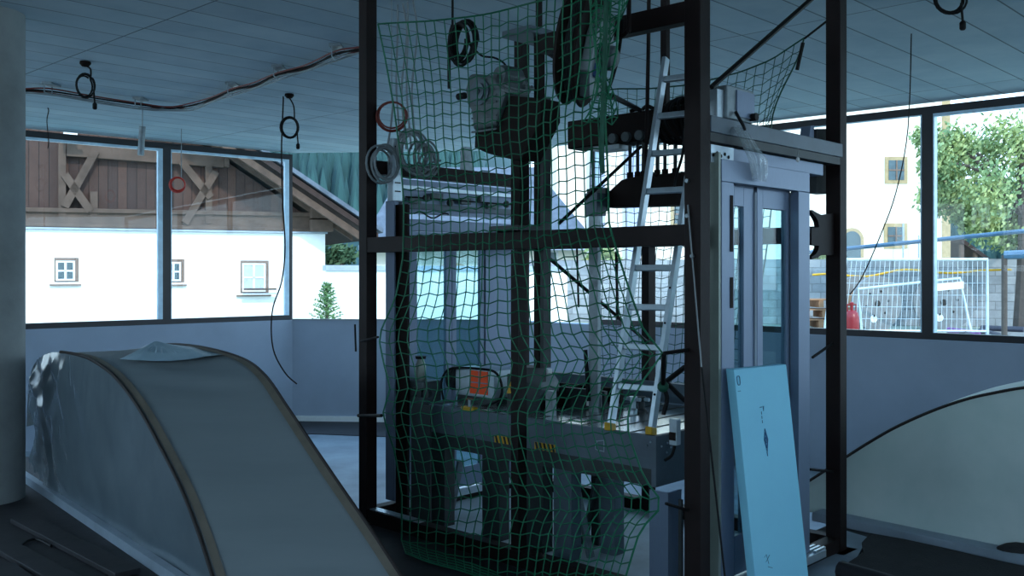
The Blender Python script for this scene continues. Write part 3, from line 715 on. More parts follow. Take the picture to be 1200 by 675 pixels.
for rr, hh in ((.075,.012),(.05,.026),(.02,.036)): MB().lathe([(rr,0),(rr,hh)], c, -AX, 20).build('flange', M['greysteel'], gb)
for k in range(6):
    y = 97+8*k; MB().beam(atu(553,y+18,-.112), atu(582,y+14,-.112), .008, .01).build('cooling_fin', M['cast'], gb)
MB().sbox(-.05,.08,vat(634,0),vat(620,0),zu(627,158,0),zu(627,135,0)).build('side_clamp', M['galv'], gb)
MB().lathe([(.02,0),(.02,.06)], atu(545,112,-.04), BX, 10).build('cable_gland', M['rubber'], gb)
def coil(c, nrm, R, n, r, jit=.008, start=0.0, squash=1.0, tail=None, head=None):
    nrm = V3(nrm).normalized(); y = V3((0,0,1)); y = (y-nrm*y.dot(nrm))
    if y.length < .1: y = V3((0,1,0))
    y.normalize(); x = y.cross(nrm); pts = list(head or [])
    rnd = random.Random(int(abs(c[0]*1e4)+abs(c[2]*1e4)))
    for i in range(int(n*20)+1):
        a = start+2*PI*i/20; k = i//20
        if i % 20 == 0: dr_ = rnd.uniform(-1,1)*jit*1.6; dx = rnd.uniform(-1,1)*jit; dz = rnd.uniform(-1,1)*jit
        pts.append(V3(c)+x*((R+dr_)*math.cos(a)*squash+dx)+y*((R+dr_)*math.sin(a)+dz)+nrm*(jit*1.2*(i/20-n/2)))
    return pts+list(tail or [])
tag(MB().tube(coil(atu(605,103,-.02), (.2,-.4,.9), .085, 4, .006), .006, 5).build('cable_coil', M['cablegrey']), 'grey cable coil lying on top of the gearbox bracket', 'cable coil')
pts = cat([at(558,60,5.45), at(566,66,5.45), at(580,68,5.45), at(592,76,5.45), atu(596,92,-.05)], 6)
tag(MB().tube(pts, .006, 5).build('motor_cable', M['rubber']), 'thin black cable arching from the black coil to the top of the gearbox', 'cable')

# ------------------------------------------------------------------ rope sheave hanging under the ceiling
cw = atu(688,52,-.37); ax = V3((.93,-.30,-.20)).normalized()
sv = thing('rope_sheave', 'big rope sheave wheel with pale side plate hanging under the ceiling wrapped in net', 'wheel', tuple(cw))
MB().lathe([(.05,-.075),(.29,-.075),(.30,-.06),(.27,-.035),(.27,.0),(.30,.02),(.29,.03),(.05,.03)], cw, ax, 36).build('wheel_rim', M['brown'], sv)
for k in range(4): MB().lathe([(.275,0),(.277,.003),(.275,.006)], cw+ax*(-.03+.009*k), ax, 30).build('rope_groove', M['darksteel'], sv)
y = V3((0,0,1)); y = (y-ax*y.dot(ax)).normalized(); x = y.cross(ax)
pts = [cw+ax*.034+x*a+y*b for a, b in ((-.10,.16),(.12,.16),(.17,.05),(.17,-.12),(.08,-.24),(-.08,-.26),(-.17,-.15),(-.17,.02))]
MB().prism(pts, ax*.05).build('side_plate', M['galv'], sv, bevel=.004)
MB().lathe([(.06,0),(.06,.06),(.03,.08)], cw+ax*.085-y*.05, ax, 16).build('hub', M['cast'], sv)
MB().box(cw+ax*.09-y*.13-x*.05, ax*.012, x*.05, y*.03).build('blue_label', mat('blue_sticker', (60,90,150), .6), sv)
for k in range(5): MB().lathe([(.008,0),(.008,.006)], cw+ax*.085+x*(.10*math.cos(k*1.25))+y*(.10*math.sin(k*1.25)+.02), ax, 8).build('bolt', M['rubber'], sv)
MB().tube([cw+y*.24+ax*.0, up(cw, CEIL)+V3((0,0,-.0))], .016, 8).build('hanger_rod', M['steel'], sv)
arc = [cw+ax*.10+x*(.25*math.cos(t))+y*(.25*math.sin(t)) for t in [(-1.2+2.0*k/10) for k in range(11)]]
MB().tube(arc, .009, 6).build('rim_guard', M['rubber'], sv)
p = atu(736,38,-.12); pts = cat([up(atu(737,0,-.12), CEIL), atu(737,20,-.12), atu(735,36,-.12), atu(728,42,-.12), atu(722,40,-.13)], 6)
tag(MB().tube(pts, .012, 7).build('lifting_hook', M['steel']), 'dark hook hanging from the ceiling just right of the sheave wheel', 'hook')

# ------------------------------------------------------------------ crosshead with rope bundle, yoke and rods
uc_ = .80
va_, vb_ = vat(672,uc_), vat(826,uc_)
xh = thing('lift_crosshead', 'heavy dark brown crosshead beam above the yoke behind the ladder', 'beam', tuple(S(uc_,(va_+vb_)/2,2.3)))
zc1 = zu(740,134,uc_); zc0 = zu(740,168,uc_)
MB().sbox(uc_-.06,uc_+.10,vb_,va_,zc0,zc1).build('box_beam', M['brown'], xh, bevel=.006)
MB().sbox(uc_-.07,uc_-.061,va_-.26,va_-.02,zc0+.01,zc1-.01).build('cover_plate', M['roofwood'], xh)
for k in range(3): MB().lathe([(.03,0),(.03,.03)], S(uc_-.06,va_-.38-.1*k,zc0+.03), -AX, 12).build('bolt', M['cast'], xh)
MB().sbox(uc_-.045,uc_+.09,va_-.40,va_-.20,zc0-.03,zc0-.001).build('foot_plate', M['galv'], xh)
vr = [vat(x, uc_) for x in (736,745,752,768,777,789)]
for k, v in enumerate(vr):
    MB().tube([S(uc_+.02,v,zu(740,212,uc_)), S(uc_+.02,v,zc0)], .011, 8).build('suspension_rod', M['darksteel'], xh)
    MB().lathe([(.02,0),(.02,.05)], S(uc_+.02,v,zu(740,211,uc_)), (0,0,1), 10).build('nut', M['brown'], xh)
yk = [(705,243),(707,229),(716,222),(728,211),(737,208),(760,205),(806,201),(806,240)]
MB().prism([atu(x, y, uc_-.05) for x, y in yk], AX*.14).build('yoke_plate', M['brown'], xh, bevel=.004)
MB().sbox(uc_-.09,uc_-.051,vat(712,uc_-.07),vat(690,uc_-.07),zu(700,248,uc_-.07),zu(700,221,uc_-.07)).build('end_block', M['darksteel'], xh)
for v in (va_-.18, vb_+.12): MB().sbox(uc_-.02,uc_+.06,v-.035,v+.035,ZD+.131,zc0-.18).build('carrier_post', M['darksteel'], xh) if False else None
MB().sbox(uc_+.02,uc_+.06,vat(775,uc_)-.02,vat(775,uc_)+.02,zc1,CEIL).build('hanger', M['steel'], xh)
m = MB()
for k in range(7):
    pts = []
    for i in range(22):
        a = 2*PI*i/22; v = vat(786+5*k, uc_)
        pts.append(S(uc_+.02+.125*math.cos(a), v+.03*math.sin(a*2+k), (zc0+zc1)/2+.01+(.125+.006*(k%3))*math.sin(a)))
    tag(MB().tube(pts, .011, 6, closed=True).build('rope_loop', M['rubber']), 'dark cable loop wound around the crosshead beam behind the ladder', 'cable loop', 'cable loops around the crosshead')
pts = [S(uc_+.03*math.sin(k*1.3), vat(738+6*k, uc_), zc1+.02+.012*math.sin(k*2.1)) for k in range(15)]
tag(MB().tube(cat(pts, 3), .012, 6).build('loose_cable', M['rubber']), 'loose dark cable lying along the top of the crosshead beam', 'cable')
pts = [up(atu(761,0,.5), CEIL), atu(760,40,.5), atu(759,95,.5), atu(758,150,.55), atu(757,185,.6), atu(760,200,.62), atu(770,206,.62)]
tag(MB().tube(cat(pts, 5), .012, 6).build('hanging_cable', M['steel']), 'dark brown cable hanging from the ceiling to the yoke left of the ladder', 'cable')
pts = [atu(803,150,.3), atu(800,180,.3), atu(793,205,.35), atu(790,222,.5)]
tag(MB().tube(cat(pts, 5), .008, 6).build('hanging_cable', M['rubber']), 'short black cable curving down beside the near post above the yoke', 'cable')

# ------------------------------------------------------------------ ladder
f0 = atz(715,505,ZD); f1 = atz(763,510,ZD)
tp = V3((.345,.28,2.07)); t0 = f0+tp; t1 = f1+tp
la = thing('ladder', 'narrow aluminium ladder with yellow feet standing on the platform deck', 'ladder', tuple((f0+f1)/2))
dd = (f1-f0).normalized(); fw = tp.normalized().cross(dd).normalized()
for a, b in ((f0, t0), (f1, t1)):
    MB().box((a+b)/2+tp.normalized()*.02, dd*.012, tp/2-tp.normalized()*.02, fw*.028).build('rail', M['alu'], la, bevel=.003)
    MB().box(a+V3((0,0,.022)), dd*.019, fw*.033, (0,0,.021)).build('foot', M['yellow'], la, bevel=.004)
n = 9
for k in range(n):
    s = .115+.103*k
    a = f0.lerp(t0, s); b = f1.lerp(t1, s); MB().beam(a+dd*.012, b-dd*.012, .032, .028, up=fw).build('rung', M['alu'], la, bevel=.003)
for k in range(4):
    p = f1.lerp(t1, .10+.09*k)-fw*.03*(1 if fw.y > 0 else -1); MB().lathe([(.006,0),(.006,.006)], p, (0,-1,0), 8).build('bolt', M['rubber'], la)

# ------------------------------------------------------------------ nets
def interp(poly, t, key=1):
    for i in range(len(poly)-1):
        a, b = poly[i], poly[i+1]
        if a[0] <= t <= b[0]:
            f = (t-a[0])/(b[0]-a[0]); return a[1]+(b[1]-a[1])*f
    return poly[-1][1] if t > poly[-1][0] else poly[0][1]
def netmesh(P, r, name, m, edge=True, er=.006):
    n = len(P); k = len(P[0]); mb = MB()
    for j in range(k):
        col = []
        for i in range(n):
            p = P[i][j]
            col.append(p)
        mb.tube(col, er if edge and j in (0, k-1) else r, 3)
    for i in range(n):
        if edge and i in (0, n-1): mb.tube(P[i], er, 3); continue
        off = 0
        for j in range(k-1):
            # brick-like mesh: neighbouring cords are tied half a cell apart
            a = P[i][j]; b = P[i][j+1] if (j % 2 == 0) else P[i][j+1]
            if j % 2 == 0: q = P[i][j+1].lerp(P[min(n-1,i+1)][j+1], .2); mb.tube([a, q], r, 3)
            else: q = P[i][j].lerp(P[min(n-1,i+1)][j], .2); mb.tube([q, b], r, 3)
    return mb.build(name, m, sharp=False)
Lx = [(28,443),(75,452),(125,461),(180,468),(240,472),(300,471),(350,462),(394,442),(425,448),(455,456),(486,447),(530,462),(580,470),(640,470),(720,476)]
Rx = [(-34,728),(20,724),(60,722),(130,708),(200,712),(265,714),(330,735),(385,754),(414,778),(450,752),(482,737),(510,738),(560,756),(590,780),(620,752),(675,735),(735,722)]
rows = []; NR = 51; NC = 27
for i in range(NR):
    t = i/(NR-1); yl = 28+(718-28)*t; yr = -30+(735+30)*t; r = []
    for j in range(NC):
        s = j/(NC-1)
        x = interp(Lx, yl)*(1-s)+interp(Rx, yr)*s
        y = yl*(1-s)+yr*s
        y += (1-t)**2*14*math.sin(PI*s)*(1 if s < .8 else .6)
        x += 2.2*math.sin(6*t*PI+s*5)*math.sin(PI*s)+1.5*math.sin(s*21+t*3)
        y += 3*noise.noise(V3((s*4, t*9, 2)))
        top = max(0, 1-t/.34); sr = max(0, (s-.55)/.45)
        u = -.17-.06*math.sin(PI*s)*math.sin(PI*t)-.56*min(1, top*2.2)*min(1, sr*1.8)+.03*noise.noise(V3((s*5, t*6, 1)))
        p = atu(x, y, u)
        if p.z < .015:
            p.z = .015; d_ = V3((x-600, F, 0)).normalized(); p = V3(((x-600)/F*p.y, p.y, .015))-d_*.05*(i-NR+6 if i > NR-6 else 0)
        r.append(p)
    rows.append(r)
n1_ = netmesh(rows, .0038, 'safety_net', M['netg']); tag(n1_, 'large green safety net draped over the front of the lift shaft frame', 'net')
# back net along the right hand face of the shaft
top = [(690,108),(720,104),(760,104),(800,100),(835,93),(870,84),(905,70),(943,44)]
botx = [(0,700),(1,905)]
rows = []; NR = 34; NC = 24
for i in range(NR):
    t = i/(NR-1); r = []
    for j in range(NC):
        s = j/(NC-1); x0 = 690+(943-690)*s; y0 = interp(top, x0)
        x1 = 700+(880-700)*s; y1 = 470
        x = x0+(x1-x0)*min(1, t*1.0+.6*t*(1-t)*s); y = y0+(y1-y0)*t
        if s > .85: x -= (s-.85)/.15*18*math.sin(PI*min(1, t*2.4))**2
        r.append(atu(x+1.5*math.sin(t*14+s*6), y, uR+.12+.03*math.sin(s*9)*t))
    rows.append(r)
tag(netmesh(rows, .003, 'safety_net', M['netg2']), 'second green net hung along the back of the shaft behind ladder and lift door', 'net')
# bunched net around the sheave
rows = []
for i in range(18):
    t = i/17; r = []
    for j in range(9):
        a = j/8*2*PI
        c = atu(712-10*t+4*math.sin(t*9), -25+165*t, -.74+.02*math.sin(t*7)); R = .05+.035*math.sin(t*6+1)
        r.append(c+V3((R*math.cos(a), R*.6*math.sin(a), .02*math.sin(a*3+t*9))))
    rows.append(r)
tag(netmesh(rows, .003, 'net_bundle', M['netg'], edge=False), 'bunched green net end hanging down in front of the sheave wheel', 'net')
pts = [atu(711,-28,-.76), atu(709,60,-.76), atu(707,120,-.76), atu(705,170,-.76), atu(706,203,-.76)]
tag(MB().tube(cat(pts, 4), .012, 6).build('net_rope', M['netg2']), 'thick dark green rope hanging below the sheave wheel along the net edge', 'rope')

# ------------------------------------------------------------------ straps, ties and hanging cables
def strap(a, b, name='tension_strap', r=.010, m='rubber', label='', cat_='strap', sag=0):
    a = V3(a); b = V3(b); pts = [a.lerp(b, k/8)+V3((0,0,-sag*math.sin(PI*k/8))) for k in range(9)]
    o = MB().tube(pts, r, 6).build(name, M[m]); return tag(o, label, cat_)
sa = atu(952,-2,.7); sb_ = atu(834,102,-.06); sa = sb_+(sa-sb_)*((CEIL-sb_.z)/(sa.z-sb_.z))
strap(sa, sb_, r=.013, label='black strap running diagonally from the ceiling down to the near post above the lift door')
strap(atu(943,45,uR+.12), up(atu(975,20,uR), atu(975,20,uR).z), r=.007, label='thin black strap tying the back net corner to the right shaft post')
strap(atu(941,50,uR+.10), atu(934,82,uR+.10), r=.012, label='short loose strap end dangling below the upper corner of the back net')
strap(atu(638,60,.2), atu(674,82,-.1), r=.012, label='black strap from the mast head towards the sheave wheel')
strap(atu(716,112,-.2), atu(752,130,uc_-.0), r=.014, label='black strap from the sheave wheel down to the crosshead beam')
strap(atu(637,297,.2), atu(760,402,uR-.06), r=.011, label='black strap running diagonally down from the mast towards the back post')
strap(atu(655,262,.10), atu(751,172,uc_), r=.010, label='black strap running diagonally up from the front crossbeam to the crosshead')
strap(atu(778,414,-.17), atu(806,415-5,-.05), r=.010, label='upper black tie pulling the front net to the near shaft post')
strap(atu(780,590,-.17), atu(806,598,-.05), r=.008, label='lower black tie pulling the front net to the near shaft post')
strap(atu(443,395,-.17), atu(422,400,-.03), r=.008, label='upper black tie pulling the front net to the left shaft post')
strap(atu(447,487,-.17), atu(420,487,-.03), r=.012, label='lower black tie pulling the front net to the left shaft post')
strap(atu(416,380,-.05), atu(417,412,-.05), r=.007, label='short black strap end hanging on the left side of the left post')
strap(atu(803,430,.1), atu(781,447,.1), r=.014, label='black ratchet strap end beside the right ladder rail at the near post')
strap(atu(803,470,.1), atu(783,450,.1), r=.012, label='second black strap from the ratchet down to the near post')
p = atu(777,453,.02); o = thing('ratchet_buckle', 'green ratchet buckle hanging on a black cord beside the ladder', 'buckle', tuple(p))
MB().sphere(p, .03, (1,1,1), 10).build('knot', M['netg2'], o); MB().tube(cat([p, p+V3((.02,0,-.06)), p+V3((0,0,-.14))], 5), .012, 6).build('tail', M['rubber'], o); MB().tube([p, atu(778,416,-.16)], .012, 6).build('cord', M['rubber'], o)
strap(up(atv(952,419,.02), atv(952,419,.02).z), atv(979,400,.0), r=.008, label='thin black strap from the lift door to the right shaft post at parapet height')
strap(atv(949,550,.0), atv(978,553,.0), r=.008, label='thin black tie with green knot from the lift door to the right post low down')
strap(atu(806,240,-.055), atu(822,430,-.065), name='thin_wire', r=.004, m='cablegrey', label='thin grey wire running down the near shaft post beside the lift door', cat_='wire')
strap(atv(822.5,431,-.12), atz(852,690,.01) if False else atv(851,690,-.2), name='thin_wire', r=.005, label='thin dark wire slanting down in front of the near shaft post to the floor', cat_='wire')
for px in (633,690,724): 
    p = atu(px, 300, .9)
ys = [(676,290,352,1.2,'left'),(722,292,375,1.0,'right')]
strap(atu(676,288,1.2), atu(678,360,1.2), r=.008, label='black strap end hanging behind the net left of the grey guide rail')
strap(atu(722,295,1.0), atu(724,375,1.0), r=.010, label='black strap end hanging behind the net left of the ladder')
strap(atu(686,410,.64), atu(690,470,.64), r=.014, label='twisted dark cable hanging beside the foot of the grey guide rail')
# ceiling cable run
run = [(0,102),(24,103),(60,104.5),(110,113),(165,121.5),(200,124.5),(225,122),(250,113),(273,104),(300,96),(327,84.5),(360,75),(395,60),(420,54),(437,50)]
cbun = thing('cable_run', 'bundle of red and grey cables clipped along the underside of the concrete ceiling', 'cable', tuple(atz(225,118,CEIL-.05)))
for k in range(6):
    dz = .035+.018*(k % 3); pts = []
    for (x, y) in run:
        p = atz(x, y-4, CEIL); p = V3((p.x, p.y, CEIL-dz-.02*abs(math.sin(x*.055+k*.4))))+V3((0, .022*(k-2.5), 0)); pts.append(p)
    MB().tube(cat(pts, 5), .008, 6).build('cable', M[['cablered','brown','cablegrey','brown','cablered','cablegrey'][k]], cbun)
for (x, y) in ((60,104),(165,121),(273,104),(327,84),(395,60)):
    p = atz(x, y-6, CEIL); MB().box(p+V3((0,0,-.01)), (.05,0,0), (0,.10,0), (0,0,.01)).build('clip', M['galv'], cbun); MB().tube([p+V3((-.03,-.08,-.02)), p+V3((-.03,-.08,-.1)), p+V3((-.03,.08,-.1)), p+V3((-.03,.08,-.02))], .006, 6).build('clip_hook', M['galv'], cbun)
def hangcoil(px, py, ctop, R, n, mt, label, tail=None, r=.008, nrm=(.3,-1,0), name='cable_coil', squash=.8, Y=None):
    if Y is None: Y = (HC-CEIL)*F/(ctop-HOR)
    topx = px; p = at(topx, py, Y); top = V3((p.x, Y, CEIL))
    o = thing(name, label, 'cable coil', tuple(top))
    MB().lathe([(.045,-.0),(.05,-.02),(.03,-.045),(.012,-.05)], top, (0,0,1), 12).build('ceiling_socket', M['brown'], o)
    hd = p+V3((R*.5,0,R*.9))
    MB().tube(cat([top+V3((0,0,-.04)), top.lerp(hd, .5)+V3((.02,0,0)), hd], 5), r, 6).build('drop', M[mt], o)
    MB().tube(coil(p, nrm, R, n, r, start=1.0, squash=squash), r, 6).build('loop', M[mt], o)
    q = p+V3((R*.75,0,-R*.3)); MB().tube([q, q+V3((.01,0,-R*1.2))], r, 6).build('tail', M[mt], o)
    MB().lathe([(.012,0),(.02,.01),(.02,.05),(.012,.06)], q+V3((.01,0,-R*1.2-.06)), (0,0,1), 10).build('plug', M['rubber'], o)
    return o
hangcoil(100,101,72,.10,3,'rubber','black cable coil with plug hanging from the ceiling over the left window', nrm=(.7,-.7,0), squash=.75)
hangcoil(339,150,110,.11,4,'rubber','black cable coil hanging from the ceiling in front of the wide timber gable end')
hangcoil(1113,-2,0,.10,3,'rubber','black cable coil with plug hanging from the ceiling at the top right', Y=6.3, nrm=(.2,-1,0), squash=1.1)
# coil on the front net
p = atu(541,50,-.0)
o = thing('cable_coil', 'thick black cable coil hanging at the top of the front net', 'cable coil', tuple(p))
MB().tube(coil(p, AX*-1, .115, 6, .010, jit=.012, squash=.75), .010, 6).build('loop', M['rubber'], o)
MB().tube(cat([p+BX*.08+V3((0,0,.12)), p+BX*.11+V3((0,0,.02)), p+BX*.11+V3((0,0,-.26))], 5), .012, 6).build('tail', M['rubber'], o)
MB().tube([p+BX*.08+V3((0,0,.12)), up(p+BX*.08, CEIL)], .008, 6).build('hanging_cord', M['rubber'], o)
for k in range(4):
    x = 466+6*k
    a = atu(x, 40, .4); b = atu(x+4, 175, .4)
    tag(MB().tube(cat([up(a, CEIL), a+V3((.03*(k%2),0,0)), a.lerp(b, .5)+V3((-.02,0,0)), b], 4), .007, 5).build('drop_cable', M['cablegrey']), 'grey cable hanging from the ceiling behind the upper left of the front net', 'cable', 'grey drop cables behind the net')
# ring and white loops near the left post
p = at(459,136,6.35)
o = thing('cable_ring', 'red brown cable ring hanging beside the left shaft post', 'cable coil', tuple(p))
MB().tube(coil(p, (0,-1,.1), .095, 4, .006, jit=.005), .006, 6).build('loop', M['cablered'], o)
MB().tube([p+V3((.0,0,.09)), at(459,40,6.35), up(at(459,40,6.35), CEIL)], .003, 5).build('hanging_cord', M['cablegrey'], o)
tag(MB().tube([at(461,118,6.36), at(458,150,6.37), at(454,172,6.38)], .007, 5).build('loose_cable', M['cablegrey']), 'grey cable end hanging through the red brown ring', 'cable')
for k, (x, y, R, lb) in enumerate(((450,192,.11,'white cable bundle hanging over the stub beam right beside the left post'),(484,178,.13,'pale cable coil on the far beam behind the upper left net'),(497,186,.10,'smaller pale cable coil right of the big one on the far beam'))):
    p = atv(x, y, vL-.10-.03*k)
    tag(MB().tube(coil(p, BX*-1, R, 5, .008, jit=.015, squash=.9), .008, 5).build('cable_coil', M['cablegrey']), lb, 'cable coil')
ua_, ub__ = uat(455,vL-.06), uat(466,vL-.06)
o = thing('junction_box', 'narrow pale electrical box with slots hanging at the left end of the far beam', 'box', tuple(S(ua_,vL-.06,2.2)))
MB().sbox(ua_,ub__,vL-.11,vL-.05,zv(460,236,vL-.06),zv(460,163,vL-.06)).build('case', M['alu'], o, bevel=.003)
for yy in (172,178,214,224): MB().sbox(ua_+.015,ub__-.015,vL-.112,vL-.111,zv(460,yy+1.5,vL-.06),zv(460,yy,vL-.06)).build('slot', M['rubber'], o)
# things hanging near the left windows
p = at(167,165,10.6); top = V3((p.x, 10.6, CEIL))
o = thing('hanging_tube', 'grey tube hanging on a cord in front of the left window', 'tube', tuple(top))
MB().tube([p+V3((0,0,.16)), p+V3((-.02,0,-.16))], .035, 10).build('tube', M['galv'], o); MB().tube([top, p+V3((0,0,.16))], .006, 5).build('cord', M['cablegrey'], o)
p = at(208,216,12.6); top = V3((p.x+.05, 12.6, CEIL))
o = thing('cable_ring', 'red cable ring hanging on a thin wire at the window mullion', 'cable coil', tuple(top))
MB().tube(coil(p, (.2,-1,0), .095, 3, .010, jit=.008), .010, 6).build('loop', M['cableor'], o); MB().tube([p+V3((.05,0,.09)), top], .006, 5).build('wire', M['cablegrey'], o)
Y = 10.3
pts = [V3((at(331,0,Y).x, Y, CEIL))]+[at(x, y, Y) for x, y in [(332,118),(330,170),(331,230),(334,290),(330,330),(320,360),(318,390),(322,415),(335,438),(348,450)]]
tag(MB().tube(cat(pts, 5), .008, 6).build('dangling_wire', M['brown']), 'long thin wire dangling from the ceiling past the right edge of the left window', 'wire')
pts = [V3((at(56,0,11).x, 11, CEIL))]+[at(x, y, 11) for x, y in [(57,130),(55,142),(57,165),(56,174)]]
tag(MB().tube(cat(pts, 4), .006, 5).build('dangling_wire', M['brown']), 'short thin wire dangling at the upper left corner of the left window', 'wire')
pts = [V3((at(1068,0,7.6).x, 7.6, CEIL-0)), at(1064,150,7.6), at(1050,225,7.6), at(1030,280,7.6), at(1010,325,7.5), at(996,345,7.3)]
tag(MB().tube(cat(pts, 5), .005, 5).build('dangling_wire', M['rubber']), 'thin dark wire sagging across the right window from the ceiling', 'wire')

# ------------------------------------------------------------------ outdoors
GZ = 0.0
go = MB().prism([(-60,16,GZ-.3),(-60,120,GZ-.3),(90,120,GZ-.3),(90,-30,GZ-.3),(30,-30,GZ-.3),(13,3.6,GZ-.3),(0.4,15.15,GZ-.3),(-3.5,15.45,GZ-.3),(-12,8,GZ-.3)], (0,0,.3)).build('ground', M['grass']); struct(go)
struct(MB().prism([atz(x, y, GZ+.005) for x, y in [(1150,386),(1200,384),(1320,384),(1400,402),(1150,401),(1105,396)]], (0,0,.02)).build('gravel_path', M['gravel']))
# ---- timber and plaster barn on the left
ba = at(24,267,25.0); bb = at(380,275,28.2); ba.z = bb.z = 0
bdir = (bb-ba).normalized(); bn = V3((bdir.y,-bdir.x,0))
if bn.y > 0: bn = -bn
def bt(px): k = (px-600)/F; t = (k*ba.y-ba.x)/(bdir.x-k*bdir.y); return t
def bat(px, py, o=0):
    t = bt(px); p = ba+bdir*t; q = at(px, py, p.y); return q+bn*o
zw = 2.80
barn = thing('barn', 'long farm building with white plastered base and weathered timber gable above', 'building', tuple((ba+bb)/2))
tR = bt(381); tL = -11.0
MB().prism([ba+bdir*tL, ba+bdir*tR, ba+bdir*tR-bn*9, ba+bdir*tL-bn*9], (0,0,zw)).build('wall', M['plaster'], barn)
tA = (tL+tR)/2; zA = 9.2; zE = 3.05
def bz(t, z, o=0): q = ba+bdir*t+bn*o; return V3((q.x, q.y, z))
# boards run upward: local brick texture is mapped in the gable plane through a rotated child
gab = MB().prism([bz(tL,zw+.02,-.1), bz(tR-.1,zw+.02,-.1), bz(tR-.1,zE,-.1), bz(tA,zA,-.1), bz(tL,zE,-.1)], -bn*8.8).build('timber_gable', M['timber'], barn)
for sgn, te in ((1, tR+1.25), (-1, tL-1.25)):
    zz = zE-.42
    MB().prism([bz(te,zz,1.3), bz(te,zz+.16,1.3), bz(tA,zA+.5,1.3), bz(tA,zA+.28,1.3)], -bn*10.5).build('roof_boarding', M['roofwood'], barn)
    MB().prism([bz(te+.12*sgn,zz+.17,1.4), bz(te+.12*sgn,zz+.30,1.4), bz(tA,zA+.66,1.4), bz(tA,zA+.52,1.4)], -bn*10.7).build('roof', M['tile'], barn)
    for o in (1.15, .3): MB().prism([bz(te-.5*sgn,zz-.02,o), bz(te-.5*sgn,zz+.2,o), bz(tA,zA+.2,o), bz(tA,zA-.0,o)], -bn*.16).build('rafter', M['log'], barn)
def blog(x0, y0, x1, y1, h, o=.0, nm='log'):
    a = bat(x0, y0, o); b = bat(x1, y1, o); return MB().beam(a, b, .18, h).build(nm, M['log'], barn, bevel=.02)
blog(24,254,385,262,.38,.02); blog(24,246,375,252,.12,.10); blog(78,176,262,190,.34,.05); blog(262,190,268,190.5,.30,.12)
blog(24,263,378,270,.10,.06)
for x, y0, y1 in ((73,166,262),(110,225,262),(244,190,262)): MB().beam(bat(x,y0,.04), bat(x,y1,.04), .22, .18, up=bdir).build('post', M['log'], barn)
for x0, y0, x1, y1 in ((112,178,76,243),(76,205,106,248),(252,202,216,262),(212,190,246,232)): MB().beam(bat(x0,y0,.14), bat(x1,y1,.14), .14, .2, up=(0,0,1)).build('brace', M['log'], barn)
for x, y in ((374,250),(374,265)): 
    p = bat(x, y, .2); MB().box(p, bdir*.32, bn*.28, (0,0,.17)).build('log_end', M['log'], barn, bevel=.02)
MB().beam(bz(tL,zw+.03,.05), bz(tR+.05,zw+.03,.05), .14, .05).build('flashing', M['kerb'], barn)
def bwin(x0, y0, x1, y1, pm, cols=2, rows_=2):
    a = bat(x0, y1); t0_ = bt(x0); t1_ = bt(x1); z0_ = a.z; z1_ = bat(x0, y0).z
    f = MB()
    wv = .05
    def bb_(ta, tb, za, zb, o0, o1, m): m.prism([bz(ta,za,o0), bz(tb,za,o0), bz(tb,zb,o0), bz(ta,zb,o0)], bn*(o1-o0))
    rv = MB(); bb_(t0_-.04, t1_+.09, z0_-.03, z1_+.08, .0, .015, rv); rf = rv.build('window', M['reveal'], barn)
    for (ta, tb, za, zb) in ((t0_,t0_+wv,z0_,z1_),(t1_-wv,t1_,z0_,z1_),(t0_+wv,t1_-wv,z0_,z0_+wv),(t0_+wv,t1_-wv,z1_-wv,z1_),((t0_+t1_)/2-.03,(t0_+t1_)/2+.03,z0_+wv,z1_-wv),(t0_+wv,t1_-wv,(z0_+z1_)/2-.025,(z0_+z1_)/2+.025)):
        bb_(ta, tb, za, zb, .02, .05, f)
    f.build('window_frame', M['winframe'], rf)
    g_ = MB(); bb_(t0_+wv, t1_-wv, z0_+wv, z1_-wv, .016, .03, g_); g_.build('pane', M[pm], rf)
    sl = MB(); bb_(t0_-.15, t1_+.15, z0_-.13, z0_-.09, 0, .10, sl); sl.build('window_sill', M['reveal'], rf)
    return t0_, t1_, z0_
bwin(65.5,305.5,88,329,'pane'); bwin(194,307,212,329.5,'pane'); t0_, t1_, z0_ = bwin(283.5,308.5,311,342,'curtain')
MB().tube([bz(t0_,z0_+.08,.35), bz(t1_+.25,z0_+.08,.35)], .03, 6).build('flower_rail', M['log'], barn)
MB().beam(bz(t0_,z0_-.05,.25), bz(t1_+.3,z0_-.05,.25), .18, .03).build('ledge', M['kerb'], barn)
p = bat(83,162,.5); o = thing('floodlight', 'white floodlight fixed under the roof of the timber gable', 'lamp', tuple(p))
MB().box(p, bdir*.17, (bn+V3((0,0,-.4))).normalized()*.10, (0,0,.08)).build('housing', M['lampwhite'], o, bevel=.02); MB().tube([p, p-bn*.5], .03, 6).build('arm', M['brown'], o)
MB().box(p+bdir*.2+V3((0,0,-.1)), bdir*.10, bn*.02, (0,0,.07)).build('lamp_head', M['lampwhite'], o, bevel=.02)
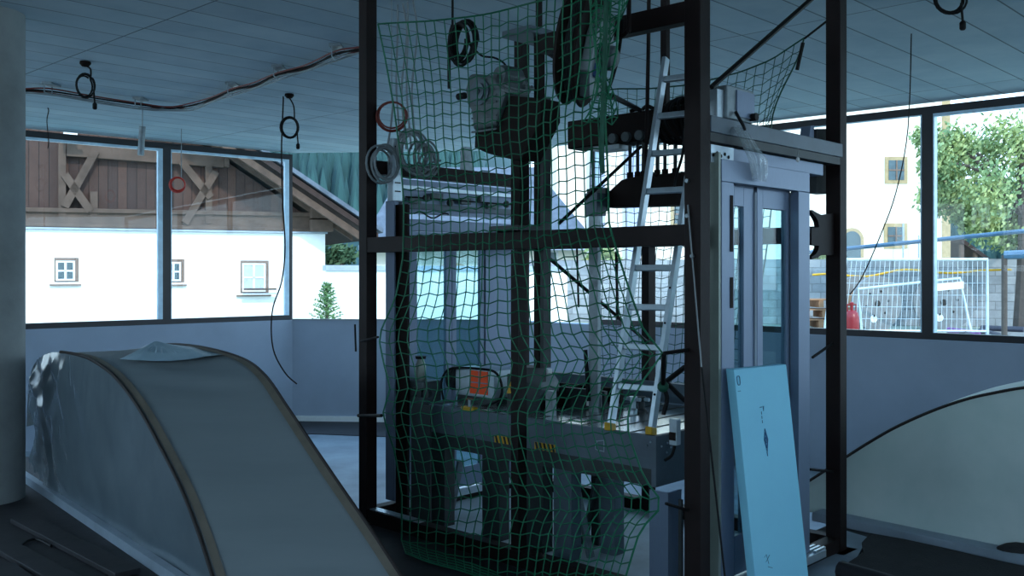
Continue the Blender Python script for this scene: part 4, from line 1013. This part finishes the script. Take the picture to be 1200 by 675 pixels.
# ---- garden wall beside the barn, house behind the shaft
w0 = at(381,316,28.0); w1 = at(690,312,33.0); w0.z = w1.z = 0; wd = (w1-w0).normalized(); wn = V3((-wd.y,wd.x,0))
gw = thing('garden_wall', 'white rendered garden wall with grey coping between the barn and the house', 'wall', tuple((w0+w1)/2))
MB().prism([w0,w1,w1+wn*.3,w0+wn*.3], (0,0,1.72)).build('wall', M['plaster'], gw); MB().prism([w0-wn*.08+V3((0,0,1.721)),w1-wn*.08+V3((0,0,1.721)),w1+wn*.38+V3((0,0,1.721)),w0+wn*.38+V3((0,0,1.721))], (0,0,.16)).build('coping', M['kerb'], gw)
h0 = at(436,0,36); h1 = at(688,0,36); h0.z = h1.z = 0
he = HC+(HOR-288)/F*36; hr = HC+(HOR-196)/F*38.6
ho = thing('house', 'cream house with grey hipped roof and arched doorway seen through the lift shaft', 'house', tuple((h0+h1)/2))
MB().abox(h0.x,h1.x,36,40.8,0,he).build('wall', M['cream'], ho)
rx0, rx1 = at(475,0,38.6).x, at(626,0,38.6).x
A_ = [(h0.x-.4,35.4,he),(h1.x+.4,35.4,he),(h1.x+.4,41.2,he),(h0.x-.4,41.2,he),(rx0,38.6,hr),(rx1,38.6,hr)]
MB().add(A_, [(0,1,5,4),(1,2,5),(2,3,4,5),(3,0,4),(3,2,1,0)]).build('roof', M['tile'], ho)
MB().abox(h0.x-.4,h1.x+.4,35.35,35.5,he-.18,he).build('gutter', M['kerb'], ho)
def arch(cx, w_, z0_, z1_, y, d_):
    r = w_/2; zs = z1_-r; pts = [(cx-r,y,z0_),(cx+r,y,z0_)]+[(cx+r*math.cos(a), y, zs+r*math.sin(a)) for a in [PI*k/14 for k in range(15)]]
    return MB().prism(pts, (0,d_,0))
cx = at(531,0,36).x
arch(cx,1.95,0,HC+(320-308)/F*36,35.97,-.06).build('door_surround', M['creamtrim'], ho)
arch(cx,1.4,0,HC+(320-316)/F*36,35.90,-.05).build('door', M['leaf2'], ho)
for px in (470,590,640):
    x = at(px,0,36).x; w_ = MB().abox(x-.45,x+.45,35.93,35.99,1.5,2.5).build('window', M['winframe'], ho); MB().abox(x-.37,x+.37,35.90,35.929,1.58,2.42).build('pane', M['pane'], w_)
# ---- small pine and trees
def firtree(px, ytop, Y, R, label, n=7, group=None):
    p = at(px, 320, Y); p.z = GZ; zt_ = HC+(HOR-ytop)/F*Y
    o = thing('pine_tree', label, 'tree', tuple(p), group)
    MB().tube([p, V3((p.x,p.y,zt_*.95))], .05, 6, taper=.3).build('trunk', M['bark'], o)
    m = MB(); rnd = random.Random(int(px))
    for k in range(n*9):
        f = k/(n*9); z = .25+(zt_-.25)*f; L_ = R*(1-f)**.8*rnd.uniform(.7,1.1)+.06; a = k*2.4
        d_ = V3((math.cos(a), math.sin(a), .35)); b0 = V3((p.x,p.y,z))
        for q in range(9):
            c = b0+d_*L_*(q+1)/9; s_ = .13*R/.6
            for h_ in range(3):
                n_ = V3((rnd.uniform(-1,1), rnd.uniform(-1,1), rnd.uniform(-.2,1))).normalized(); t_ = n_.orthogonal().normalized()
                m.add([c-t_*s_*.16, c+t_*s_*.16, c+n_*s_], [(0,1,2)])
    m.build('foliage', M['fir'], o, sharp=False)
firtree(383,333,22,.42,'small young pine tree in front of the white wall right of the barn')
def tree(px, Y, z0_, ctrs, n, ls, m, label, trunk=None, zf=None, name='leafy_tree'):
    p = at(px, 320, Y); p.z = GZ
    o = thing(name, label, 'tree', tuple(p)); rnd = random.Random(int(px*3))
    cs = [(at(cx_, cy_, Y+dy), r_/F*Y) for cx_, cy_, r_, dy in ctrs]
    m_ = MB()
    for k in range(n):
        c, r_ = cs[rnd.randrange(len(cs))]
        while True:
            d_ = V3((rnd.uniform(-1,1), rnd.uniform(-1,1), rnd.uniform(-1,1)))
            if .15 < d_.length < 1: break
        q = c+d_*r_*(.7+.75*rnd.random()**2)
        n_ = V3((rnd.uniform(-1,1), rnd.uniform(-1,1), rnd.uniform(-.3,1))).normalized(); t_ = n_.orthogonal().normalized(); b_ = n_.cross(t_); s_ = ls*rnd.uniform(.6,1.3)
        m_.add([q-t_*s_, q-b_*s_*.5, q+t_*s_, q+b_*s_*.5], [(0,1,2,3)])
    m_.build('foliage', M[m], o, sharp=False)
    tt = MB(); tr_ = trunk or .16
    main = cs[0][0]; top_ = V3((p.x, p.y, main.z)); tt.tube(cat([p, p.lerp(top_, .5)+V3((.1,0,0)), top_], 4), tr_, 8, taper=.5); tt.build('trunk', M['bark'], o)
    for c, r_ in cs[1:]:
        MB().tube(cat([p.lerp(top_, .62), p.lerp(top_, .8).lerp(c, .5), c], 4), tr_*.35, 6, taper=.3).build('branch', M['bark'], o)
    return o
tree(1196, 27, 0, [(1180,165,34,0),(1140,185,32,1),(1160,225,34,-1),(1110,215,26,0),(1190,235,34,1),(1120,170,24,0),(1098,190,20,-.5),(1095,235,18,.5),(1215,180,50,0),(1150,262,22,0),(1180,275,22,.5),(1085,160,14,0),(1205,270,26,.4),(1128,250,18,.4)], 13000, .085, 'leaf', 'large leafy tree at the right edge in front of the church', .22)
tree(398, 34, 0, [(397,298,15,0),(388,302,11,.3),(408,300,10,.2)], 900, .12, 'leaf2', 'dark green bushy tree behind the garden wall next to the barn', .1)
tree(706, 34.2, 0, [(704,300,14,0),(716,306,12,0),(690,310,8,0)], 700, .2, 'leaf', 'green bush above the stone wall left of the ladder', .12)
tree(958, 36, 0, [(958,298,9,0),(965,300,7,0)], 300, .14, 'leaf', 'small green shrub above the stone wall beside the right post', .08, name='shrub')
# ---- church on the right
ch_ = thing('church', 'big white church wall with two small windows and an arched opening on the right', 'building', tuple(at(1000,320,42)*1))
cy = 42.0; X0 = at(652,0,cy).x; X1 = at(1113,0,cy).x
zc = HC+(HOR-60)/F*cy
MB().abox(X0,X1,cy,cy+14,0,zc).build('wall', M['cream'], ch_)
MB().prism([(X0-.5,cy-.5,zc),(X1+.5,cy-.5,zc),(X1+.5,cy+7,zc+5),(X0-.5,cy+7,zc+5)], (0,0,.25)).build('roof', M['tile'], ch_)
MB().abox(X1-.35,X1+.02,cy-.03,cy+.0,0,zc).build('corner_strip', M['creamtrim'], ch_)
def cwin(x0, y0, x1, y1, nm='window'):
    xa, xb = at(x0,0,cy).x, at(x1,0,cy).x; za, zb = HC+(HOR-y1)/F*cy, HC+(HOR-y0)/F*cy
    s_ = MB().abox(xa-.16,xb+.16,cy-.04,cy-.001,za-.16,zb+.16).build(nm, M['creamtrim'], ch_)
    MB().abox(xa,xb,cy-.06,cy-.041,za,zb).build('pane', M['pane'], s_)
    g_ = MB(); g_.abox((xa+xb)/2-.03,(xa+xb)/2+.03,cy-.09,cy-.061,za,zb); g_.abox(xa,(xa+xb)/2-.03,cy-.09,cy-.061,(za+zb)/2-.03,(za+zb)/2+.03); g_.abox((xa+xb)/2+.03,xb,cy-.09,cy-.061,(za+zb)/2-.03,(za+zb)/2+.03)
    g_.build('window_frame', M['reveal'], s_)
cwin(1041,188,1059,211); cwin(1040,266,1059,287); cwin(790,240,806,262)
ax_ = at(998,0,cy).x
s_ = arch(ax_,1.05,1.6,HC+(HOR-267)/F*cy,cy-.001,-.04).build('window', M['creamtrim'], ch_)
arch(ax_,.75,1.75,HC+(HOR-271)/F*cy,cy-.041,-.03).build('pane', M['pane'], s_)
for px in (1053,1071): MB().tube([V3((at(px,0,cy).x, cy-.5, z)) for z in (1.5, HC+(HOR-(262 if px == 1053 else 276))/F*cy)], .04, 6).build('pole', M['kerb'], ch_)
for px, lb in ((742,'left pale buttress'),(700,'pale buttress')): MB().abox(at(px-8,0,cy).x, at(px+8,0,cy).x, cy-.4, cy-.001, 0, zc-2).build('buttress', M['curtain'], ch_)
# ---- stone wall, fence, drums, pallets, bottle
def ground_at(px, Y): p = at(px,320,Y); p.z = GZ; return p
s0 = ground_at(600,33); s1 = ground_at(1215,29)
sd = (s1-s0).normalized(); sn = V3((-sd.y,sd.x,0))
zs0 = HC+(HOR-304)/F*31
so_ = MB().prism([s0,s1,s1+sn*.6,s0+sn*.6], (0,0,zs0)).build('stone_wall', M['stone']); tag(so_, 'long grey coursed stone wall running behind the cable drums', 'wall')
fA = ground_at(966,24.6); fB = ground_at(1157,24.2); fd_ = (fB-fA).normalized()
fe = thing('fence_panel', 'bright galvanised mesh fence panel standing in front of the cable drums', 'fence', tuple((fA+fB)/2))
def fp(s, z): q = fA.lerp(fB, s); return V3((q.x+.12*(1-s)*z*.9, q.y, z))
zF = HC+(HOR-304)/F*24.4
MB().tube([fp(0,.05), fp(0,zF), fp(1,zF), fp(1,.05)], .045, 8).build('tube_frame', M['galvwhite'], fe); MB().tube([fp(0,.18), fp(1,.18)], .03, 6).build('bottom_rail', M['galvwhite'], fe)
mw = MB()
for k in range(1, 32): mw.tube([fp(k/32,.18), fp(k/32,zF)], .006, 3)
for k in range(1, 6): mw.tube([fp(0,.18+(zF-.18)*k/6), fp(1,.18+(zF-.18)*k/6)], .006, 3)
mw.build('wire_mesh', M['galvwhite'], fe, sharp=False)
p = fp(.76,zF*.66); MB().box(p+V3((0,-.06,0)), (.34,0,.03), (0,.012,0), (0,0,.09)).build('sign_plate', M['sign'], fe)
for s_ in (0,1): q = fp(s_,0); MB().abox(q.x-.35,q.x+.35,q.y-.12,q.y+.12,0,.10).build('foot_block', M['concrete'], fe, bevel=.02)
f2 = [ground_at(1010,26.2), ground_at(1136,25.4)]
f2o = thing('fence_panel', 'second mesh fence panel leaning slanted behind the first one, its post beside the drum', 'fence', tuple((f2[0]+f2[1])/2))
a0, a1 = f2; z2 = HC+(HOR-326)/F*25.4
MB().tube([a0+V3((0,0,.1)), a0+V3((-.1,0,z2-.3)), a1+V3((-.25,0,z2)), a1+V3((.05,0,.05))], .04, 8).build('tube_frame', M['galvwhite'], f2o)
mw = MB()
for k in range(1, 24): q = a0.lerp(a1, k/24); mw.tube([q+V3((0,0,.1)), q+V3((-.1-.15*k/24,0,z2-.3+.3*k/24))], .006, 3)
mw.build('wire_mesh', M['galv'], f2o, sharp=False)
def drum(px, Y, R, rot, label):
    c = ground_at(px, Y); c.z = R+.012; a_ = V3((math.sin(rot), -math.cos(rot), 0))
    o = thing('cable_drum', label, 'cable drum', (c.x,c.y,0), 'wooden cable drums')
    x_ = V3((0,0,1)).cross(a_)
    for k, off in enumerate((.0, -.9)):
        m = MB().lathe([(R,off-.05),(R,off+.05)], c, a_, 36); fl = m.build('flange', M['drumwood'], o)
        if k == 0:
            MB().lathe([(.09,0),(.09,.01)], c+a_*.051, a_, 14).build('axle_hole', M['drumdark'], fl)
            for j in range(6): MB().lathe([(.035,0),(.035,.01)], c+a_*.051+x_*(.36*math.cos(j*1.05+.2))+V3((0,0,.36*math.sin(j*1.05+.2))), a_, 10).build('bolt_hole', M['drumdark'], fl)
            MB().lathe([(.11,0),(.11,.008)], c+a_*.051+x_*.12*-1+V3((0,0,-R*.55)), a_, 14).build('paint_spot', M['paint_white'], fl)
    MB().lathe([(R*.5,-.84),(R*.5,-.051)], c, a_, 24).build('core', M['pallet'], o)
drum(1027, 27.0, HC*.0+.78, .25, 'left wooden cable drum with white paint spots on its flange behind the fence')
drum(1106, 27.4, .80, -.35, 'right wooden cable drum turned away behind the fence sign')
for k in range(3):
    q = ground_at(957+4*(k==1), 29.0); q.z = .02+.30*k
    o = thing('pallet', ['lowest wooden pallet of the stack beside the right shaft post','middle wooden pallet of the stack beside the right shaft post','topmost wooden pallet of the stack beside the right shaft post'][k], 'pallet', tuple(q), 'stacked pallets')
    for j in range(5): MB().abox(q.x-.6,q.x+.6,q.y-.4+.2*j-.06,q.y-.4+.2*j+.06,q.z+.22,q.z+.25).build('top_board', M['pallet'], o)
    for j in (-1,0,1): MB().abox(q.x+.52*j-.07,q.x+.52*j+.07,q.y-.45,q.y+.45,q.z,q.z+.219).build('block', M['pallet'], o)
q = ground_at(998,22.0)
o = thing('gas_bottle', 'red gas bottle standing outside just right of the right shaft post', 'gas bottle', tuple(q))
MB().lathe([(.16,0),(.17,.02),(.17,.62),(.14,.74),(.06,.80)], q, (0,0,1), 20).build('body', M['gas'], o); MB().lathe([(.035,.8),(.035,.9),(.05,.91),(.05,.97),(.02,.99)], q, (0,0,1), 12).build('valve', M['gas'], o)
MB().tube([q+V3((-.1,0,.76)), q+V3((-.1,0,.93)), q+V3((.1,0,.93)), q+V3((.1,0,.76))], .018, 6).build('handle', M['gas'], o)
# rails, pipes
a_ = at(925,298,16.5); b_ = at(1290,262,13.8)
o = thing('scaffold_rail', 'long pale blue rail running slanted outside the right windows', 'rail', (a_.x,a_.y,0))
MB().tube([a_, b_], .034, 8).build('rail', M['bluerail'], o)
for q in (a_.lerp(b_,.0), a_.lerp(b_,.98)): MB().tube([V3((q.x,q.y,0)), q], .04, 8).build('rail_post', M['bluerail'], o)
a_ = at(1177,299,20); b_ = at(1290,294,19)
o = thing('scaffold_rail', 'short thick blue bar at the right edge below the tree', 'rail', (a_.x,a_.y,0))
MB().tube([a_, b_], .09, 8).build('rail', M['bluerail'], o)
for q in (a_, b_): MB().tube([V3((q.x,q.y,0)), q], .06, 8).build('rail_post', M['bark'], o)
for k, (x0, y0, x1, y1, mt, lb) in enumerate(((1112,387,1146,391.5,'pipe2','violet pipe lying on the ground beyond the right end of the fence'),(1150,388,1200,402,'pipe','dark pipe lying on the ground below the right window, upper one'),(1128,391,1178,408,'pipe','dark pipe lying on the ground closest to the right window'),(1150,384.5,1200,386.5,'pipe','dark pipe lying farthest back on the gravel below the tree'))):
    tag(MB().tube([atz(x0,y0,.09), atz(x1,y1,.09)], .085, 8).build('pipe', M[mt]), lb, 'pipe')
pts = [at(x, y, 28.2) for x, y in [(952,322),(975,321),(1015,324),(1060,316),(1110,320),(1150,317),(1185,316)]]
tag(MB().tube([V3((p.x, p.y, max(.1,p.z))) for p in cat(pts, 5)], .035, 6).build('yellow_hose', M['yellow']), 'yellow hose strung along the stone wall behind the fence', 'hose')
# shed roof behind the stone wall at the right
q = at(1132,300,50)
sh_ = thing('shed', 'open shed with brown sloping roof behind the right end of the stone wall', 'shed', (q.x,q.y,0))
x0, x1 = at(1116,0,50).x, at(1152,0,50).x; z_ = HC+(HOR-279)/F*50
MB().prism([(x0,49,z_),(x0,49,z_-.25),(x1+.3,49,1.9),(x1+.3,49,2.1)], (0,4,0)).build('roof', M['roofwood'], sh_)
for x_ in (x0+.1, (x0+x1)/2, x1): MB().abox(x_-.08,x_+.08,49.1,49.3,0,min(z_-.3, z_-.3-(x_-x0)*.55)).build('post', M['log'], sh_)
MB().abox(x0,x1,52.5,52.7,0,1.9).build('back_wall', M['brown'], sh_)
# ---- wooded hills
rows = []
for i in range(26):
    r = []
    for j in range(60):
        a = -.9+1.75*j/59; D = 90+13*i; x = D*math.sin(a); y = D*math.cos(a)
        hmax = 95*max(0, min(1, (-a+.12)/.25))+26*max(0, min(1, (a-.25)/.2))+8
        z = hmax*(i/25)**.9*(1+.15*noise.noise(V3((x*.02, y*.02, 0)))); r.append(V3((x, y, z-1)))
    rows.append(r)
struct(MB().grid(rows).build('hill', M['hill']))
m = MB(); rnd = random.Random(5)
for k in range(9000):
    side = rnd.random() < .62
    i = rnd.uniform(1, 24.5); j = rnd.uniform(14, 29) if side else rnd.uniform(40, 54)
    i0, j0 = int(i), int(j); p = rows[i0][j0].lerp(rows[i0+1][j0+1], rnd.random())+V3((rnd.uniform(-2,2), rnd.uniform(-2,2), -.5))
    h_ = rnd.uniform(5, 8) if side else rnd.uniform(4, 7); r_ = h_*.17; vs = []
    for q in range(6): vs.append(p+V3((r_*math.cos(q*PI/3), r_*math.sin(q*PI/3), h_*.1)))
    m.add(vs+[p+V3((0,0,h_))], [(q, (q+1) % 6, 6) for q in range(6)])
tag(m.build('conifer_forest', M['forest'], sharp=False), 'dense dark conifer forest covering the hillside behind the buildings', 'forest', kind='stuff')

# ------------------------------------------------------------------ pit slab and painted sheen on the shaft base beam
struct(MB().sbox(.06,uR-.06,.06,vL-.06,0,.014).build('trim_4', M['pitfloor']))
MB().sbox(-.03,.03,vL-.55,vL-.06,.091,.098).build('beam_top_sheen', M['alu'], sh)  # pale strip imitating light reflected off the top of the bottom beam
